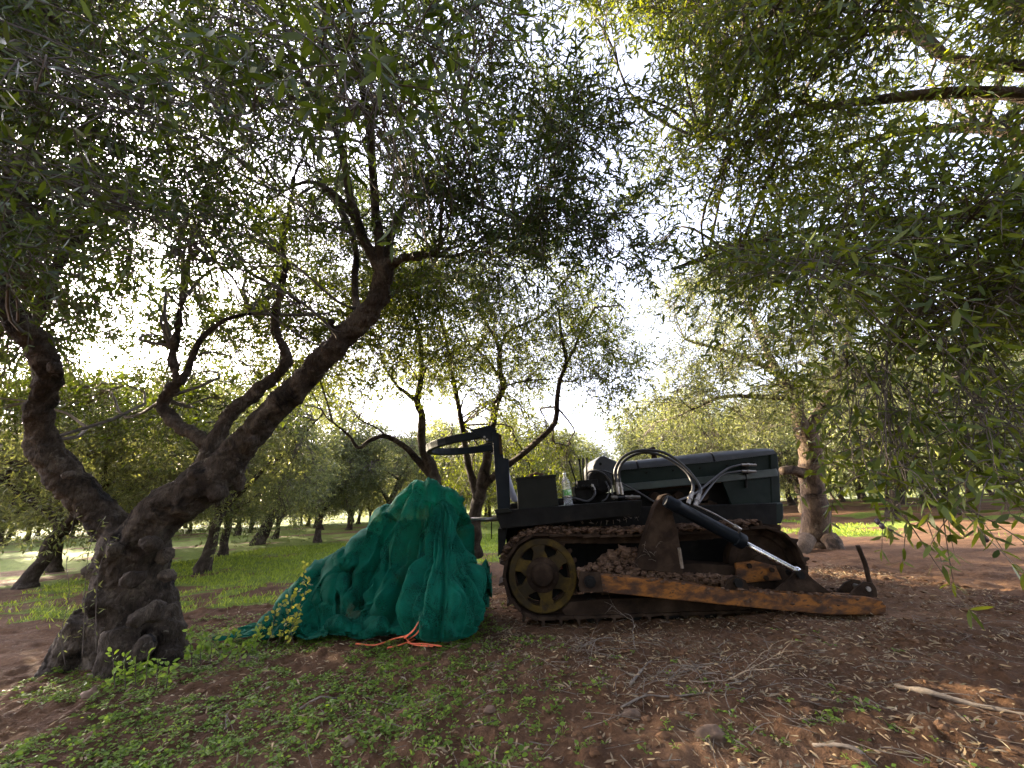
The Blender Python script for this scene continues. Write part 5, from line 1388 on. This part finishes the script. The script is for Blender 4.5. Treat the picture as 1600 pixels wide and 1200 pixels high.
# grass
g = on_ground(90000, lambda n: RNG.uniform(-9, 9, n), lambda n: 4.2 + 11 * RNG.random(n) ** 1.3, lambda x, y: grass_mask(x, y) * (np.abs(x) < 1.4 * y))
az = RNG.uniform(0, 6.28, len(g)); D = unit(np.stack([np.cos(az) * .5, np.sin(az) * .5, RNG.uniform(.5, 1.1, len(g))], 1))
Lg = RNG.uniform(.03, .085, len(g)) * (1 + .04 * g[:, 1])
V, F = leaf_geo(g, D, Lg, .004 + .0011 * g[:, 1], .3, False)
tag(link('grass', np_mesh('grass', V, F), M['grass']), 'short bright green grass in the light between the trees', 'grass', kind='stuff')
# fallen dry leaves
n = 46000
lit = on_ground(n, lambda n: RNG.uniform(-3.2, 4.4, n), lambda n: .65 + 5.2 * RNG.random(n) ** 1.2, lambda x, y: .25 + .75 * sstep(.4, .6, fbm(x * 1.8, y * 2.2 + 8, oct=3)) * sstep(-2.5, .5, x))
az = RNG.uniform(0, 6.28, len(lit)); D = unit(np.stack([np.cos(az), np.sin(az), RNG.normal(0, .28, len(lit))], 1))
V, F = leaf_geo(lit + [0, 0, .006], D, RNG.uniform(.010, .062, len(lit)), RNG.uniform(.004, .011, len(lit)), .35, True, NR=np.array([[0, 0, 1.0]]) + RNG.normal(size=(len(lit), 3)) * .5)
tag(link('fallen_leaves', np_mesh('fallen_leaves', V, F), M['litter']), 'dry pale olive leaves scattered over the soil', 'leaves', kind='stuff')
# twig litter
tw = on_ground(2600, lambda n: RNG.uniform(-1.5, 4.0, n), lambda n: .7 + 4.0 * RNG.random(n) ** 1.2, lambda x, y: .15 + .85 * np.exp(-((x - .95) / .9) ** 2 - ((y - 2.6) / .8) ** 2))
m_ = len(tw); az = RNG.uniform(0, 6.28, m_); u = np.linspace(-.5, .5, 6)[None, :, None]
dv = np.stack([np.cos(az), np.sin(az), RNG.normal(0, .10, m_)], 1)[:, None]; pv = np.stack([-np.sin(az), np.cos(az), np.abs(RNG.normal(0, .4, m_))], 1)[:, None]
Ls = RNG.uniform(.06, .30, m_)[:, None, None]
Ct = tw[:, None] + dv * u * Ls + pv * (RNG.normal(0, .12, (m_, 1, 1)) * Ls) * np.cos(u * np.pi) + [0, 0, .012]
V, F = tubes3(Ct, RNG.uniform(.0012, .003, m_), .001)
tag(link('twig_litter', np_mesh('twig_litter', V, F, smooth=True), M['deadwood']), 'thin dry twigs littering the soil', 'twigs', kind='stuff')
# one tangle of bare prunings
def branchy(mb, p, d, L, r, depth):
    n_ = 7; pts = [np.array(p, float)]
    for k in range(n_):
        d = unit(d + RNG.normal(size=3) * .16 + np.array([0, 0, -.14 * (k / n_)]))
        q = pts[-1] + d * L / n_; q[2] = max(q[2], float(hfull(q[0], q[1])) + .004); pts.append(q)
    mb.tube(catmull(pts, 2), np.linspace(r, r * .45, len(catmull(pts, 2))), 5)
    if depth:
        for k in (2, 4, 5):
            branchy(mb, pts[k], unit(d + rand_unit(1)[0] * .9 + [0, 0, .05]), L * RNG.uniform(.4, .65), r * .55, depth - 1)
for (a, b_, nb, lab) in ((1112, 1062, 6, 'tangle of bare grey prunings lying on the soil in front of the push frame'), (960, 1015, 4, 'wispy bare twigs lying beside the rear of the track')):
    mb = MB(); p = gp(a, b_)
    for k in range(nb):
        az_ = RNG.uniform(0, 6.28); branchy(mb, p + np.array([math.cos(az_), math.sin(az_), 0]) * .15, unit(np.array([math.cos(az_ + 2), math.sin(az_ + 2), .12])), RNG.uniform(.3, .55), .0032, 2)
    tag(mb.build('bare_prunings', M['deadwood'], smooth=True), lab, 'prunings')
for pts, r, lab in (([(1400, 1072), (1450, 1086), (1520, 1098), (1600, 1116), (1680, 1140)], .012, 'long pale dead stick lying on the soil near the right edge'),
                    ([(468, 1108), (500, 1098), (530, 1080), (566, 1052)], .007, 'thin dark curved stick among the clover in the foreground'),
                    ([(970, 1110), (1010, 1090), (1050, 1093), (1130, 1086)], .006, 'thin dark stick crossing the litter below the prunings'),
                    ([(1270, 1165), (1330, 1180), (1370, 1190)], .008, 'short broken stick near the bottom edge'),
                    ([(985, 1075), (1005, 1045), (1018, 1030)], .008, 'short thick twig leaning on the soil before the track')):
    mb = MB(); C = catmull([gp(a, b_, r * .7) for a, b_ in pts], 5); mb.tube(C, np.linspace(r, r * .5, len(C)) * (1 + .2 * RNG.normal(size=len(C))), 7)
    tag(mb.build('fallen_stick', M['deadwood'], smooth=True), lab, 'stick', 'sticks lying on the soil')
M['stone'] = surf_mat('earthy_stone', [(.3, (.05, .030, .018)), (.5, (.11, .068, .042)), (.75, (.18, .125, .085))], 12, .9, bumps=((60, .6, .004),))
for a, b_, w, sq, lab in ((1112, 1146, 40, .6, 'flat pale stone below the prunings in the foreground'), (140, 1092, 20, 1.0, 'upright pale stone at the root of the burled olive'), (384, 1030, 36, .6, 'pale stone half sunk beside the end of the net'), (985, 1112, 30, .5, 'small reddish stone among the litter'), (545, 1160, 24, .6, 'small stone in the clover at the bottom edge'), (765, 1112, 16, .6, 'tiny pale stone in the centre of the foreground')):
    p = gp(a, b_); r = w * .5 * (p[1] * CS + (p[2] - 1) * SN) / FPX; mb = MB(); blob(mb, p - np.array([0, 0, r * .3]), r, (1.2, .9, sq), 16, 12, .6, a); tag(mb.build('stone', M['stone'], smooth=True), lab, 'stone', 'stones on the soil')
mb = MB()
# clods of turned earth, too many to count
cl = on_ground(7500, lambda n: RNG.uniform(-3, 4.4, n), lambda n: .7 + 5.5 * RNG.random(n) ** 1.2, lambda x, y: .3 + .7 * sstep(-1, 1.5, x))
for p in cl: blob(mb, p, .004 + .020 * RNG.random() ** 2.4, (1.3, 1, .6), 7, 6, .95, p[0] * 9)
tag(mb.build('earth_clods', surf_mat('clod_soil', [(.3, (.050, .026, .014)), (.5, (.095, .052, .028)), (.7, (.165, .098, .058))], 14, .95, bumps=((60, .7, .005),), spec=.1)), 'crumbled clods of turned earth', 'clods', kind='stuff')
# vine at the end of the net and suckers on the burled trunk
def weedy(name, lab, stems, leaf, ls, wid, mat):
    root = empty(name, stems[0][0]); tag(root, lab, 'weed')
    mb = MB(); B, D = [], []
    for s in stems:
        C = catmull(s, 6); mb.tube(C, np.linspace(.0025, .001, len(C)), 5)
        T_ = unit(np.gradient(C, axis=0))
        for k in range(3, len(C)):
            for _ in range(leaf): B.append(C[k]); D.append(unit(T_[k] * .3 + rand_unit(1)[0]))
    B = np.array(B); D = np.array(D)
    V, F = leaf_geo(B + D * .01, D, RNG.uniform(*ls, len(B)), RNG.uniform(.7, 1.0, len(B)) * wid, .3)
    attach(mb.build('stems', M['twig'], None, smooth=True), root); attach(link('leaves', np_mesh('leaves', V, F), mat), root)
def wp(a, b_, Y): return py_(a, b_, Y)
weedy('climbing_vine', 'straggly yellow green vine climbing over the low end of the net', [[wp(430, 1015, 3.45), wp(445, 980, 3.45), wp(455, 945, 3.5), wp(470, 915, 3.5), wp(478, 880, 3.5)], [wp(440, 1012, 3.4), wp(462, 970, 3.4), wp(470, 940, 3.45), wp(486, 905, 3.5)], [wp(415, 1015, 3.4), wp(425, 985, 3.4), wp(432, 955, 3.42), wp(450, 935, 3.45)], [wp(460, 1010, 3.4), wp(455, 985, 3.4), wp(462, 965, 3.42)], [wp(400, 1015, 3.4), wp(405, 985, 3.4), wp(420, 968, 3.4)]], 2, (.025, .045), .028, M['vine'])
weedy('trunk_sucker', 'thin grey leaved suckers growing up beside the burled trunk', [[wp(102, 1040, 2.9), wp(96, 990, 2.88), wp(108, 930, 2.9), wp(104, 870, 2.9), wp(118, 800, 2.92)], [wp(128, 1030, 2.85), wp(132, 960, 2.85), wp(134, 900, 2.85), wp(142, 850, 2.85), wp(160, 810, 2.85)], [wp(150, 1020, 2.8), wp(150, 950, 2.8), wp(155, 890, 2.8), wp(172, 838, 2.8)]], 2, (.025, .05), .010, M['leaf_far'])
weedy('leafy_weed', 'bushy green weed between the burled trunk and the net', [[wp(300 + 14 * k, 1040 - 2 * k, 3.2), wp(298 + 16 * k, 1015, 3.2), wp(296 + 18 * k + 10 * (k % 2), 985 + 6 * (k % 3), 3.22)] for k in range(7)], 3, (.03, .05), .026, M['weed'])
weedy('seedling_clump', 'dark leafy seedling clump in front of the burled trunk', [[wp(180 + 16 * k, 1075, 2.72), wp(178 + 17 * k, 1050, 2.7), wp(176 + 18 * k, 1020 + 8 * (k % 3), 2.7)] for k in range(6)], 2, (.025, .05), .018, M['weed'])
